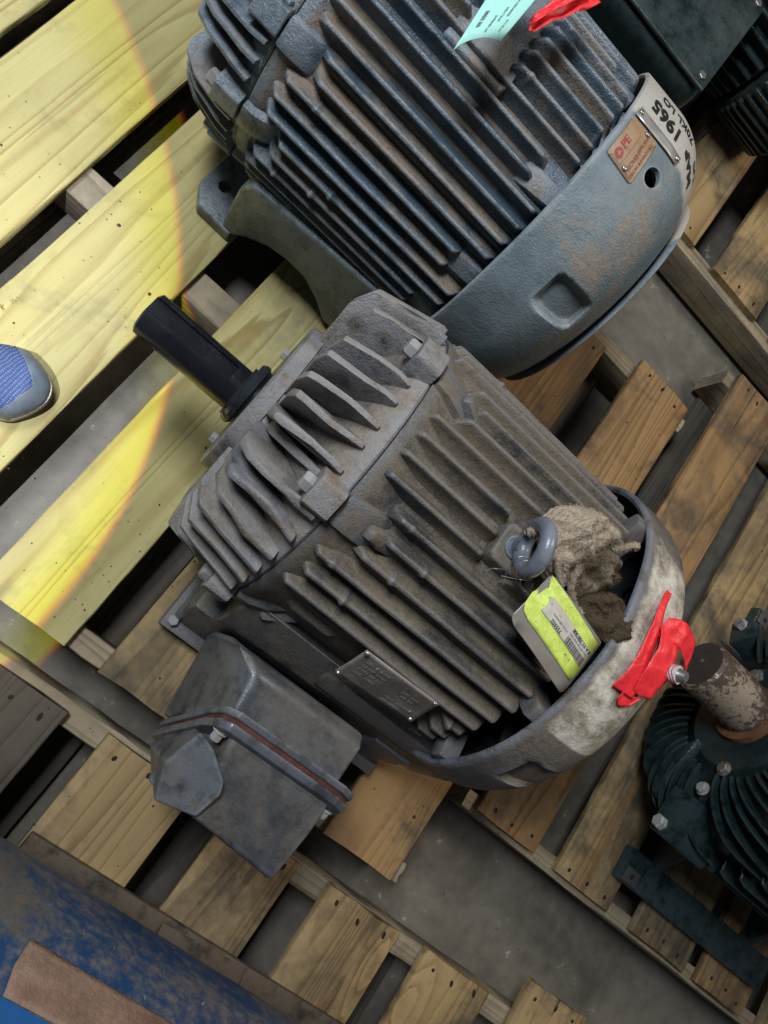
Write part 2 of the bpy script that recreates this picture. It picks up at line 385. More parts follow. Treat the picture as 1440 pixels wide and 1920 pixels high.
def lathe(name, prof, h, mat, parent=None, seg=64, disp=None, th0=0., th1=2 * PI, closed_prof=False, ang=38, cap=True, yo=0.):
    """profile of (u, r) turned round the axis y=yo, z=h that runs along x; theta 0 points up, + to +y"""
    full = abs(th1 - th0 - 2 * PI) < 1e-6
    n = seg if full else seg + 1; V = []; F = []
    for i in range(n):
        th = th0 + (th1 - th0) * i / seg
        for u, r in prof:
            if disp: u, r = disp(u, r, th)
            V.append((u, yo + r * math.sin(th), h + r * math.cos(th)))
    m = len(prof)
    for i in range(seg):
        j = (i + 1) % n
        for k in range(m if closed_prof else m - 1):
            k2 = (k + 1) % m
            F.append((i * m + k, i * m + k2, j * m + k2, j * m + k))
    if cap and not closed_prof and full:
        if prof[0][1] > 1e-5: F.append(tuple(i * m for i in range(n)))
        if prof[-1][1] > 1e-5: F.append(tuple(i * m + m - 1 for i in range(n))[::-1])
    if not full and closed_prof:
        F.append(tuple(range(m))); F.append(tuple((n - 1) * m + k for k in range(m))[::-1])
    return mk(name, V, F, mat, parent, ang)
def grid(name, nu, nv, fn, mat, parent=None, thick=0., ang=60, wrapu=False):
    V = [fn(i / (nu if wrapu else nu - 1), j / (nv - 1)) for i in range(nu) for j in range(nv)]
    F = []
    for i in range(nu if wrapu else nu - 1):
        i2 = (i + 1) % nu
        for j in range(nv - 1): F.append((i * nv + j, i2 * nv + j, i2 * nv + j + 1, i * nv + j + 1))
    o = mk(name, V, F, mat, parent, ang)
    if thick: solidify(o, thick)
    return o
def solidify(o, t, offset=0.):
    md = o.modifiers.new('thickness', 'SOLIDIFY'); md.thickness = t; md.offset = offset
def apply_mods(o):
    dg = bpy.context.evaluated_depsgraph_get(); dg.update()
    me = bpy.data.meshes.new_from_object(o.evaluated_get(dg), depsgraph=dg)
    o.modifiers.clear(); old = o.data; o.data = me; me.name = old.name
    for p in me.polygons: p.use_smooth = True
    me.set_sharp_from_angle(angle=math.radians(38))
def cut(o, cutters):
    """boolean the cutters (built in the same local frame) out of o"""
    par = o.parent; o.parent = None
    for c in cutters:
        c.parent = None
        md = o.modifiers.new('cut', 'BOOLEAN'); md.operation = 'DIFFERENCE'; md.object = c; md.solver = 'EXACT'
    bpy.context.view_layer.update()
    apply_mods(o); o.parent = par
    for c in cutters: bpy.data.objects.remove(c, do_unlink=True)
def tube(name, pts, rad, mat, parent=None, seg=10, closed=False, ang=60, wob=0.):
    pts = [Vector(p) for p in pts]; n = len(pts); V = []; F = []
    T = []
    for i in range(n):
        a = pts[(i - 1) % n] if closed else pts[max(i - 1, 0)]; c = pts[(i + 1) % n] if closed else pts[min(i + 1, n - 1)]
        T.append((c - a).normalized())
    N = T[0].orthogonal().normalized()
    for i in range(n):
        N = (N - T[i] * N.dot(T[i])).normalized(); B = T[i].cross(N)
        r = rad(i / max(1, n - 1)) if callable(rad) else rad
        for k in range(seg):
            a = 2 * PI * k / seg
            rr = r * (1 + wob * noise.noise(Vector((i * .7, math.cos(a) * 2, math.sin(a) * 2))))
            V.append(pts[i] + (N * math.cos(a) + B * math.sin(a)) * rr)
    for i in range(n if closed else n - 1):
        j = (i + 1) % n
        for k in range(seg): F.append((i * seg + k, i * seg + (k + 1) % seg, j * seg + (k + 1) % seg, j * seg + k))
    if not closed: F.append(tuple(range(seg))[::-1]); F.append(tuple((n - 1) * seg + k for k in range(seg)))
    return mk(name, V, F, mat, parent, ang)
def spline(pts, n=8):
    P = [Vector(p) for p in pts]; out = []
    for i in range(len(P) - 1):
        a, b, c, d = P[max(i - 1, 0)], P[i], P[i + 1], P[min(i + 2, len(P) - 1)]
        for k in range(n):
            t = k / n
            out.append(.5 * ((2 * b) + (c - a) * t + (2 * a - 5 * b + 4 * c - d) * t * t + (3 * b - a - 3 * c + d) * t ** 3))
    out.append(P[-1]); return out
def hexbolt(name, pos, axis, r, hgt, mat, parent, washer=0.):
    """hexagon head with a chamfer, standing on pos along axis"""
    z = Vector(axis).normalized(); x = z.orthogonal().normalized(); y = z.cross(x); p = Vector(pos)
    rings = [(0, r, 6), (hgt * .8, r, 6), (hgt, r * .8, 6)]
    V = []; F = []
    for (t, rr, _) in rings:
        for k in range(6):
            a = k * PI / 3; V.append(p + z * t + (x * math.cos(a) + y * math.sin(a)) * rr)
    for i in range(2):
        for k in range(6): F.append((i * 6 + k, i * 6 + (k + 1) % 6, i * 6 + 6 + (k + 1) % 6, i * 6 + 6 + k))
    F.append(tuple(range(12, 18))); F.append(tuple(range(6))[::-1])
    if washer:
        b0 = len(V)
        for t, rr in ((-.0005, washer), (.0018, washer), (.0018, r * .5)):
            for k in range(20):
                a = k * PI / 10; V.append(p + z * t + (x * math.cos(a) + y * math.sin(a)) * rr)
        for i in range(2):
            for k in range(20): F.append((b0 + i * 20 + k, b0 + i * 20 + (k + 1) % 20, b0 + i * 20 + 20 + (k + 1) % 20, b0 + i * 20 + 20 + k))
    return mk(name, V, F, mat, parent, 30)
def disc_head(name, pos, axis, r, hgt, mat, parent):
    z = Vector(axis).normalized(); x = z.orthogonal().normalized(); y = z.cross(x); p = Vector(pos)
    V = []; F = []; n = 14
    for t, rr in ((-.001, r), (hgt * .5, r), (hgt * .9, r * .7), (hgt, r * .35)):
        for k in range(n):
            a = k * 2 * PI / n; V.append(p + z * t + (x * math.cos(a) + y * math.sin(a)) * rr)
    for i in range(3):
        for k in range(n): F.append((i * n + k, i * n + (k + 1) % n, i * n + n + (k + 1) % n, i * n + n + k))
    F.append(tuple(range(3 * n, 4 * n)))
    return mk(name, V, F, mat, parent, 50)
def text(name, s, size, fn, mat, parent=None, bold=0., step=None, spacing=1.):
    """lettering as real flat shapes, fn(x,y) puts each vertex on its surface; origin bottom left"""
    cu = bpy.data.curves.new(name, 'FONT'); cu.body = s; cu.size = size; cu.offset = bold; cu.resolution_u = 3; cu.space_character = spacing
    t = bpy.data.objects.new(name, cu); S.collection.objects.link(t)
    bpy.context.view_layer.update()
    me = bpy.data.meshes.new_from_object(t.evaluated_get(bpy.context.evaluated_depsgraph_get()))
    bpy.data.objects.remove(t, do_unlink=True)
    for v in me.vertices: v.co = Vector(fn(v.co.x, v.co.y))
    me.materials.clear(); me.materials.append(mat)
    o = bpy.data.objects.new(name, me); S.collection.objects.link(o); me.name = name
    if parent: o.parent = parent
    return o
def fbm(x, y, z, oct=3):
    return noise.fractal(Vector((x, y, z)), .6, 2.0, oct)
def D(a): return math.radians(a)

# ------------------------------------------------------------------ structure: floor
def floor_fn():
    n = 60; V = []; F = []
    for i in range(n + 1):
        for j in range(n + 1):
            V.append((-3 + 8 * i / n, -3.5 + 8.5 * j / n, -.130))
    for i in range(n):
        for j in range(n): F.append((i * (n + 1) + j, (i + 1) * (n + 1) + j, (i + 1) * (n + 1) + j + 1, i * (n + 1) + j + 1))
    o = mk('floor', V, F, M['floor']); o['kind'] = 'structure'
floor_fn()

# ------------------------------------------------------------------ pallets
def board(name, x0, x1, y0, y1, z0, z1, mat, parent, tone=0., axis='y', jag=.0008, seg=40, twist=0., chip=0.):
    """sawn board with softened, slightly uneven edges"""
    L = y1 - y0; wd = x1 - x0; c = .0022
    sd = random.random() * 100
    sec = [(0, c), (c, 0), (.5, 0), (1 - 0, 0)]
    V = []; F = []
    ring = [(0., 0, 0, c), (0., 0, c, 0), (.33, 0, 0, 0), (.66, 0, 0, 0), (1., 0, -c, 0), (1., 0, 0, c), (1., 1, 0, -c), (1., 1, -c, 0), (.66, 1, 0, 0), (.33, 1, 0, 0), (0., 1, c, 0), (0., 1, 0, -c)]
    m = len(ring)
    for i in range(seg + 1):
        t = i / seg; y = y0 + L * t
        bow = .0025 * noise.noise(Vector((sd, t * 1.7, 3))); lift = .0012 * noise.noise(Vector((sd, t * 2.1, 9))) + .0004
        for (a, top, dx, dz) in ring:
            jx = jag * noise.noise(Vector((sd + a * 9, y * 16, top * 5.))) * 1.6
            x = x0 + a * wd + dx + bow + (jx if a in (0., 1.) else 0)
            z = (z1 if top else z0) + dz + (lift if top else 0) + twist * (a - .5) * t
            if top: z += .0004 * noise.noise(Vector((sd + x * 30, y * 5, 1)))
            yy = y
            if i in (0, seg): yy += (.0045 + chip) * noise.noise(Vector((sd + a * 13, top * 2.7, i * 3.1)))
            V.append((x, yy, z) if axis == 'y' else (yy, x, z))
    for i in range(seg):
        for k in range(m): F.append((i * m + k, i * m + (k + 1) % m, (i + 1) * m + (k + 1) % m, (i + 1) * m + k))
    F.append(tuple(range(m))[::-1]); F.append(tuple(seg * m + k for k in range(m)))
    o = mk(name, V, F, mat, parent, 45); o['tone'] = float(tone)
    return o
def bar_x(name, x0, x1, y0, y1, z0, z1, mat, parent, tone=0., notches=()):
    if not notches: return board(name, y0, y1, x0, x1, z0, z1, mat, parent, tone, axis='x', jag=.0016)
    poly = [(x0, z0)]
    for a, b in notches: poly += [(a, z0), (a + .012, z0 + .038), (b - .012, z0 + .038), (b, z0)]
    poly += [(x1, z0), (x1, z1), (x0, z1)]
    o = prism(name, poly, lambda a, b, t: (a, t, b), y0, y1, mat, parent, .0025, 2); o['tone'] = float(tone); return o
nail_me = None
def nails(parent, x0, x1, y, n=3, jit=.006):
    global nail_me
    if nail_me is None:
        V = []; F = []
        for r, z in ((.0036, 0.0), (.0034, .0010), (.0020, .0012)):
            for k in range(8): V.append((r * math.cos(k * PI / 4), r * math.sin(k * PI / 4), z))
        for i in range(2):
            for k in range(8): F.append((i * 8 + k, i * 8 + (k + 1) % 8, i * 8 + 8 + (k + 1) % 8, i * 8 + 8 + k))
        F.append(tuple(range(16, 24)))
        o = mk('nail', V, F, mat_plain('rusted_nail_head', (.022, .013, .009), .8, .2, .4, 200)); nail_me = o.data
        bpy.data.objects.remove(o)
    for i in range(n):
        o = bpy.data.objects.new('nail', nail_me); S.collection.objects.link(o); o.parent = parent
        o.location = (x0 + (x1 - x0) * (i + .6) / (n + .2) + random.uniform(-jit, jit), y + random.uniform(-jit, jit), .0004)
        o.scale = (1, random.uniform(1., 2.2), 1); o.rotation_euler = (0, 0, random.uniform(-.5, .5))

PG = 'wooden pallets set side by side on the concrete floor'
def pallet(label, x_lo, x_hi, y0, y1, decks, stringers, bottoms, nail_ends=(0, 1), notch=False):
    p = root('wooden_pallet', label, 'pallet', (0, 0, 0), 0, PG)
    for d in decks:
        a, b, mt, tone = d[:4]; ya = d[4] if len(d) > 4 else y0; yb = d[5] if len(d) > 5 else y1
        ob = board('deck_board', a, b, ya, yb, -.018, 0., M[mt], p, tone)
        for e in nail_ends: nails(ob, a, b, (ya + .022) if e == 0 else (yb - .022))
    for s_ in stringers:
        bar_x('stringer', x_lo, x_hi, s_[0], s_[1], -.112, -.0185, M['wood_x'], p, .1,
              ((x_lo + .22, x_lo + .45), (x_hi - .45, x_hi - .22)) if notch else ())
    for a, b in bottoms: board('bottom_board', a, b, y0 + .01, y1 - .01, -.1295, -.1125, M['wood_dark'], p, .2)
    return p
pallet('pale wooden pallet under the two big motors, lit yellow at its left', -1.1, .80, -.119, 1.10,
       [(-1.08, -.895, 'wood_torch_tint', .0), (-.862, -.668, 'wood_torch_tint', -.1), (-.640, -.438, 'wood_torch_tint', -.1), (-.388, -.196, 'wood_torch_tint', -.15), (-.107, .055, 'wood_torch_tint', -.12),
        (.121, .285, 'wood', .0), (.352, .521, 'wood_orange', -.12, -.119, 1.045), (.612, .780, 'wood_orange', -.02)],
       [(-.1185, -.080), (.460, .522), (1.048, 1.086)], [(-.70, -.460), (-.03, .05), (.08, .13), (.50, .60)], nail_ends=(1,))
pallet('worn wooden pallet at the lower left under the blue casing', -.22, 1.38, -1.41, -.188,
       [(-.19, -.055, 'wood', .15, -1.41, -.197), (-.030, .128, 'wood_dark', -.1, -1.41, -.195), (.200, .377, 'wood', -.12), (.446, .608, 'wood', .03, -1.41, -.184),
        (.680, .853, 'wood', .08, -1.41, -.182), (.922, 1.092, 'wood', .02, -1.41, -.178), (1.166, 1.33, 'wood', .0, -1.41, -.115)],
       [(-.222, -.182), (-.82, -.78), (-1.40, -1.36)], [(.13, .19), (.40, .50), (-.19, -.08), (.86, .95)], nail_ends=(1,))
pallet('worn wooden pallet at the right under the dark green motor', .83, 2.4, .078, 1.295,
       [(.856, 1.022, 'wood_orange', .05), (1.088, 1.254, 'wood', .12), (1.333, 1.512, 'wood', .08), (1.557, 1.724, 'wood_orange', .05), (1.79, 1.96, 'wood', .1), (2.05, 2.2, 'wood', .1)],
       [(.0665, .104), (.65, .69), (1.25, 1.288)], [(.86, .95), (1.20, 1.30), (1.7, 1.8)], nail_ends=(0, 1))
pallet('wooden pallet at the upper right beyond the open strip of floor', -.6, 1.6, 1.442, 2.66,
       [(-.58, -.41, 'wood', .05), (-.33, -.16, 'wood', .05), (-.10, .07, 'wood', .05), (.13, .30, 'wood', .0), (.372, .557, 'wood', -.05), (.632, .808, 'wood', -.03), (.88, 1.04, 'wood', .0), (1.12, 1.29, 'wood', .0)],
       [(1.420, 1.458), (2.03, 2.07), (2.62, 2.66)], [(.35, .50), (.70, .80), (1.0, 1.1)], nail_ends=(0,), notch=True)
# loose offcut block lying on the floor between the pallets
# ------------------------------------------------------------------ motor kit
def frame_fin(parent, mat, h, th, u0, u1, r0, hg, seed, pitch, taper0=.016, taper1=.012, nub=True, w0=1., lean=0.):
    """one cast cooling fin: flared root, rounded crest, blunt ends and small casting nubs"""
    rnd = random.Random(seed); n = 46; hw = math.radians(pitch) * r0 * .52
    half = [(-hw, -.004), (-hw * .78, -.0005), (-.0098 * w0, .0045), (-.0070 * w0, .32), (-.0047 * w0, .70), (-.0036 * w0, .92), (-.0024 * w0, .985), (-.0010 * w0, 1.0)]
    sec = half + [(-a, b) for a, b in half[::-1]]
    m = len(sec); V = []; F = []
    nubs = [(rnd.uniform(u0 + .03, u0 + .35 * (u1 - u0)), rnd.uniform(.6, 1.2)) for _ in range(rnd.choice((0, 0, 1)))] if nub else []
    us = []
    for i in range(n + 1):
        t = i / n; t = .5 - .5 * math.cos(PI * t) if False else t
        us.append(u0 + (u1 - u0) * t)
    for q in (.002, .005, .009, .013, .018): us += [u0 + q, u1 - q * .8]
    for a, _ in nubs: us += [a - .006, a - .003, a, a + .003, a + .006]
    us = sorted(us)
    for u in us:
        a = min(1., max(0., (u - u0) / taper0)); b = min(1., max(0., (u1 - u) / taper1))
        k = math.sin(a * PI / 2) ** .8 * math.sin(b * PI / 2) ** .8
        k = (a ** .75) * (b ** .75)
        hh = hg * k * (1 + .035 * noise.noise(Vector((u * 9, seed, 0))) + .01 * noise.noise(Vector((u * 60, seed, 5))))
        wn = 1.
        for c, s_ in nubs:
            g = math.exp(-((u - c) / .0042) ** 2) * s_
            hh += .0035 * g; wn += .45 * g
        wn += .35 * math.exp(-((u - u0) / .012) ** 2)
        off = .0012 * noise.noise(Vector((u * 6, seed + 3, 0)))
        for (s_, r) in sec:
            rr = r0 + (r * hh if abs(r) > .05 else r if r < 0 or hh > .02 else r * hh / .02)
            s2 = s_ * (wn if r > .05 else 1.) + off
            if abs(s_) > hw * .6: s2 = s_
            an = th + s2 / rr + lean * max(0, rr - r0)
            V.append((u, rr * math.sin(an), h + rr * math.cos(an)))
    for i in range(len(us) - 1):
        for k in range(m - 1): F.append((i * m + k, i * m + k + 1, (i + 1) * m + k + 1, (i + 1) * m + k))
    F.append(tuple(range(m))[::-1]); F.append(tuple((len(us) - 1) * m + k for k in range(m)))
    return mk('cooling_fin', V, F, mat, parent, 50)
def radial_fin(parent, mat, h, th, poly, t, seed=0, name='end_fin', bend=0., yo=0., bv=.0022, root_flare=1.9, rlo=.1, rhi=.24, uref=None):
    """flat plate standing on the end shield along a radius, thicker at its root; poly is (u, r)"""
    def fn(a, r, s_):
        k = 1 + (root_flare - 1) * max(0., min(1., (rhi - r) / (rhi - rlo)))
        an = th + s_ * t * .5 * k / max(r, .02) + bend * (r - rlo) ** 1.0 + .034 * noise.noise(Vector((a * 15, r * 9, seed * 7.3)))
        return (a, yo + r * math.sin(an), h + r * math.cos(an))
    # subdivide the outline so bent plates stay smooth
    P = []
    for i, p in enumerate(poly):
        q = poly[(i + 1) % len(poly)]; L = math.hypot(q[0] - p[0], q[1] - p[1]); n = max(1, int(L / .022))
        for k in range(n): P.append((p[0] + (q[0] - p[0]) * k / n, p[1] + (q[1] - p[1]) * k / n))
    return prism(name, P, fn, -1, 1, mat, parent, bv, 2)
def lug(parent, mat, h, th, u0, u1, r0, r1, w, bolt=True, yo=0., bm=None, br=.0125, name='bolt_lug'):
    b = bmesh.new(); wb = w * 1.35
    P = []
    for u in (u0, u1):
        for (r, ww) in ((r0, wb), (r1 - .006, w), (r1, w * .8)):
            P.append((u, r, ww))
    V = []
    for (u, r, ww) in P:
        for sg in (-1, 1):
            s_ = sg * ww / 2
            x = r * math.sin(th) + s_ * math.cos(th); z = r * math.cos(th) - s_ * math.sin(th)
            V.append((u, yo + x, h + z))
    F = [(0, 1, 3, 2), (2, 3, 5, 4), (6, 8, 9, 7), (8, 10, 11, 9), (0, 6, 7, 1), (4, 5, 11, 10), (0, 2, 8, 6), (2, 4, 10, 8), (1, 7, 9, 3), (3, 9, 11, 5)]
    vs = [b.verts.new(v) for v in V]
    for f in F: b.faces.new([vs[i] for i in f])
    bmesh.ops.recalc_face_normals(b, faces=b.faces); bevel(b, .003, 2)
    o = mkbm(name, b, mat, parent)
    if bolt:
        rc = r1 - w * .42
        hexbolt('bolt', (u0 - .0005, yo + rc * math.sin(th), h + rc * math.cos(th)), (-1, 0, 0), br, .014, bm or M['bolt'], o)
    return o

# ================================================================== MOTOR 1 (centre, brown dusted)
m1 = root('electric_motor', 'brown dusted grey electric motor in the centre with bare black shaft, eyebolt and conduit box', 'electric motor', (0, .328, 0), .02, 'old electric motors standing on the pallets')
H1 = .25
# shaft with keyway
sh = lathe('shaft', [(-.168, .0), (-.168, .030), (-.165, .0335), (-.01, .0335), (-.01, .041), (.03, .041)], H1, M['shaft'], m1, 56, yo=-.014, ang=30)
kc = box('cutter', (-.20, -.028, -.0135, .0135, .0262, .06), None, None, .0)
for v in kc.data.vertices:
    a = D(9); y, z = v.co.y, v.co.z
    v.co.y = -.014 + y * math.cos(a) + z * math.sin(a); v.co.z = H1 - y * math.sin(a) + z * math.cos(a)
cut(sh, [kc])
lathe('shaft_collar', [(-.004, .040), (-.006, .047), (.000, .051), (.006, .051), (.010, .046), (.03, .046)], H1, M['shaft'], m1, 56, yo=-.010, ang=25)
# bearing cap and end shield
lathe('bearing_cap', [(.022, .04), (.022, .098), (.025, .102), (.045, .104)], H1, M['iron_bell'], m1, 64, ang=30)
def bump_d(u, r, th):
    k = max(0., min(1., (u - .03) / .1))
    return u, r + .004 * math.cos(th * 38) * k * (1 - k) * 4 * .35 + .0015 * noise.noise(Vector((u * 20, th * 6, 1)))
lathe('end_shield', [(.034, .09), (.034, .121), (.038, .126), (.052, .130), (.066, .140), (.084, .164), (.102, .192), (.118, .212), (.132, .226), (.146, .236), (.158, .240), (.1615, .238)], H1, M['iron_bell'], m1, 220, bump_d, ang=30)
lathe('bearing_cap', [(.013, .082), (.0125, .121), (.016, .127), (.036, .129), (.038, .124)], H1, M['iron_bell'], m1, 90, ang=30)
for a in (118, -140): hexbolt('cap_bolt', (.0125, .108 * math.sin(D(a)), H1 + .108 * math.cos(D(a))), (-1, 0, 0), .009, .009, M['bolt'], m1)
bell_th = [(-153, 1), (-141, 1), (-129, 1), (-118, 1), (-107, 1), (-98, 1), (-77, 1), (-68.5, 1), (-60, 1), (-51, 1), (-41.5, 1), (-33, .86), (-24.5, .55), (-19.2, 1.02), (-9.6, .93), (-1.8, .97), (6.5, 1), (15.5, 1.02), (34, 1.02), (44.5, 1), (52.5, 1), (61, 1), (70, 1), (79, 1), (100, 1), (110, 1), (120, 1), (132, 1), (143, 1)]
for i, (a, k) in enumerate(bell_th):
    rnd = random.Random(i + 50); top = .186 + .040 * k + rnd.uniform(-.003, .003); f0 = .028 + rnd.uniform(-.004, .008)
    side = abs(abs(a + 0) - 60) < 35
    if k < .7: poly = [(.046, .135), (.050, .176), (.056, .186), (.092, .206), (.125, .222), (.125, .205), (.06, .13)]
    elif side: poly = [(f0 + .002, .122), (f0, .196), (f0 + .016, .228), (.150, .2535), (.152, .225), (.10, .16), (.05, .118)]
    else: poly = [(f0 + .008, .125), (f0 + .006, .192), (f0 + .011, top - .003), (f0 + .024, top + .001), (.092, min(.238, top + .010)), (.122, .241), (.140, .240), (.140, .215), (.10, .165), (.05, .118)]
    radial_fin(m1, M['iron_bell'], H1, D(a), poly, .0085, i, rlo=.12, rhi=.235, root_flare=2.7, bv=.0030)
for a in (25.5, -27, 86, -87, 147, -148):
    lug(m1, M['iron_bell'], H1, D(a), .122, .1605, .19, .262, .044)
# stator frame
def fr_d(u, r, th): return u, r + .0012 * noise.noise(Vector((u * 14, th * 8, 4)))
lathe('stator_frame', [(.1625, .20), (.1625, .2415), (.170, .2420), (.180, .2395), (.196, .2330), (.212, .2275), (.228, .2250), (.36, .2246), (.50, .2246), (.528, .2225), (.530, .16)], H1, M['iron'], m1, 200, fr_d, ang=30)
pitch = 7.5
k = 0
for i in range(-24, 25):
    a = 4.4 + i * pitch
    if a < -176 or a > 184: continue
    s_ = .170
    for L in (25.5, -27, 86, -87, 147, -148):
        d_ = abs(((a - L) + 180) % 360 - 180)
        if d_ < 9: s_ = .212 + (.012 if d_ < 4 else 0)
        elif d_ < 13: s_ = .186
    s_ += random.Random(i + 9).uniform(-.004, .006)
    e_ = .532 + random.Random(i + 99).uniform(-.004, .004)
    hg = .0250 if abs(a) < 40 else .0265
    if -87 < a < -62:      # shortened behind the stamped plate
        if a > -75: frame_fin(m1, M['iron'], H1, D(a), s_ + .045, .300, .2242, .009, i + 300, pitch, nub=False)
        s_ = .475; hg = .022
    if -12 < a < 6: e_ = .347 + (.0 if a > 0 else .0)     # two fins stop at the eyebolt pad
    frame_fin(m1, M['iron'], H1, D(a), s_, e_, .2242, hg, i + 200, pitch)
    if -12 < a < 6: frame_fin(m1, M['iron'], H1, D(a), .385, .532, .2242, hg, i + 400, pitch)
for a in (25.5, -27, 86, -87, 147, -148):
    radial_fin(m1, M['iron'], H1, D(a), [(.1635, .20), (.1635, .2500), (.185, .2485), (.212, .240), (.236, .224), (.236, .20)], .044, 3, name='frame_lug', rlo=.20, rhi=.25, root_flare=1.35, bv=.006)
    radial_fin(m1, M['iron'], H1, D(a), [(.205, .21), (.207, .246), (.216, .2515), (.232, .243), (.262, .224), (.262, .21)], .012, 3, name='lug_rib', rlo=.21, rhi=.26, root_flare=2.4, bv=.005)
# eyebolt pad: a flat topped boss flush with the fin crests
def pad_surface():
    poly = [(.342, -.036), (.350, -.042), (.392, -.042), (.400, -.036), (.400, .008), (.392, .014), (.350, .014), (.342, .008)]
    def fn(a, y, t):
        r = .2500 if t > 0 else .214
        yy = y * (1 if t > 0 else 1.06)
        return (a, yy, H1 + math.sqrt(r * r - yy * yy))
    return prism('eyebolt_pad', poly, fn, -1, 1, M['iron'], m1, .009, 4)
pad_surface()
# side rail, foot and mounting pad of the conduit box
def shear(vv): return lambda a, b, t: (a, t + 0, b)
def quad_block(name, pts_a, pts_b, mat, parent, bv=.004, seg=2):
    """solid between two same-length outlines given as 3D points"""
    b = bmesh.new(); A = [b.verts.new(p) for p in pts_a]; B = [b.verts.new(p) for p in pts_b]; n = len(A)
    b.faces.new(A); b.faces.new(B[::-1])
    for i in range(n): b.faces.new([A[i], B[i], B[(i + 1) % n], A[(i + 1) % n]])
    bmesh.ops.recalc_face_normals(b, faces=b.faces)
    if bv: bevel(b, bv, seg)
    return mkbm(name, b, mat, parent)
def side_rail(sg, mat=M['iron']):
    # sloping casting between body and feet, seen as the broad flat band beside the conduit box
    top = [(.185, sg * .236, H1 + .030), (.60, sg * .238, H1 + .030)]
    mid = [(.178, sg * .282, H1 - .045), (.64, sg * .270, H1 - .045)]
    low = [(.178, sg * .298, H1 - .175), (.64, sg * .288, H1 - .175)]
    inn = [(.185, sg * .17, H1 - .16), (.60, sg * .17, H1 - .16)]
    quad_block('side_rail', [top[0], mid[0], low[0], inn[0]], [top[1], mid[1], low[1], inn[1]], mat, parent=m1, bv=.006, seg=3)
side_rail(-1); side_rail(1)
for sg in (-1, 1):
    for (a, b_) in ((.135, .225), (.50, .60)):
        f = box('foot', (a, b_, min(sg * .20, sg * .335), max(sg * .20, sg * .335), .0006, .034), M['iron'], m1, .005)
        web = quad_block('foot_web', [(a + .01, sg * .315, .032), (a + .01, sg * .20, .032), (a + .01, sg * .20, .16), (a + .01, sg * .285, .16)],
                         [(b_ - .012, sg * .315, .032), (b_ - .012, sg * .20, .032), (b_ - .012, sg * .20, .16), (b_ - .012, sg * .285, .16)], M['iron'], m1, .006)
        hexbolt('foot_bolt', ((a + b_) / 2 - .03, sg * .318, .034), (0, 0, 1), .010, .010, M['bolt'], f)
# stamped nameplate riveted over the side fins
def cyl_pt(h, r, u, th): return (u, r * math.sin(th), h + r * math.cos(th))
NPc = [(.322, -56.0), (.448, -55.0), (.462, -72.0), (.334, -78.5)]
def np_pt(s, t, lift=0.):
    u = (NPc[0][0] * (1 - s) + NPc[1][0] * s) * (1 - t) + (NPc[3][0] * (1 - s) + NPc[2][0] * s) * t
    a = (NPc[0][1] * (1 - s) + NPc[1][1] * s) * (1 - t) + (NPc[3][1] * (1 - s) + NPc[2][1] * s) * t
    r = .2535 + lift + .0006 * noise.noise(Vector((s * 3, t * 3, 2)))
    # the plate is stiffer than the round frame: flatten it a little
    r += .004 * (1 - (2 * t - 1) ** 2) * -1
    return cyl_pt(H1, r, u, D(a))
npl = grid('nameplate', 22, 14, lambda s, t: np_pt(s, t), M['plate'], m1, .0016, 60)
for s_, t_ in ((.03, .05), (.96, .05), (.04, .95), (.96, .93)):
    p = Vector(np_pt(s_, t_, .001)); q = Vector(np_pt(s_, t_, .01))
    disc_head('rivet', p, q - p, .0038, .0028, M['zinc'], npl)
def stamp(line, s0, t0, ds, sz, par):
    """raised letters; read from the right hand edge back, as the plate hangs upside down to the viewer"""
    text('stamped_text', line, sz, lambda x, y: np_pt(s0 + x / .128, t0 - y / .085, .0022), M['label'], par, .0002)
for line, s0, t0, sz in (('286 T 4028', .10, .22, .0085), ('16 HP 1765', .10, .36, .0085), ('3 PH 60 CY', .10, .50, .0085), ('SER. 1082', .10, .64, .0085), ('230 460', .62, .34, .0085), ('58 29', .66, .48, .0085), ('40 C CONT', .55, .74, .0085), ('FR. BRG', .55, .88, .0085)):
    stamp(line, s0, t0, 0, sz, npl)
# bracket below the plate: two short rails with an open window
quad_block('side_step', [(.345, -.252, H1 + .012), (.345, -.275, H1 - .03), (.345, -.235, H1 - .06)], [(.60, -.254, H1 + .010), (.60, -.272, H1 - .03), (.60, -.235, H1 - .06)], M['iron'], m1, .005)

# fan cowl: open bowl with thick rolled rim
def cowl_prof(u0, r, depth, back_r, th=.011, sh_=.05):
    out = [(u0, r)]
    for k in range(1, 5): out.append((u0 + (depth - sh_) * k / 5, r + .0015 * k / 5))
    for k in range(9):
        a = k / 8 * PI / 2
        out.append((u0 + depth - sh_ + sh_ * math.sin(a), r - (r - back_r) * (1 - math.cos(a))))
    inn = [(u, max(.01, rr - th)) if i < 5 else (u - th * .9, rr - th * .9) for i, (u, rr) in enumerate(out)]
    rim = [(u0 - .0030, r - th * .25), (u0 - .0035, r - th * .6)]
    return out + [(p[0], p[1]) for p in inn[::-1]] + rim[::-1]
def cw_d(u, r, th):
    w = .0035 * noise.noise(Vector((math.sin(th) * 2.2, math.cos(th) * 2.2, 8.1)))
    rr = r
    # shallow rectangular pocket in the left flank
    du = max(0., 1 - (abs(u - .612) / .030) ** 6); dt = max(0., 1 - (abs(math.degrees(th if th < PI else th - 2 * PI) + 53) / 7.) ** 6)
    if r > .225: rr -= .010 * min(1, du * 1.5) * min(1, dt * 1.5)
    return u + (w if u < .56 else 0), rr + .001 * noise.noise(Vector((u * 12, math.sin(th) * 3, math.cos(th) * 3)))
lathe('fan_cowl', cowl_prof(.542, .272, .137, .175, sh_=.088), H1, M['cowl'], m1, 300, cw_d, closed_prof=True, ang=45)
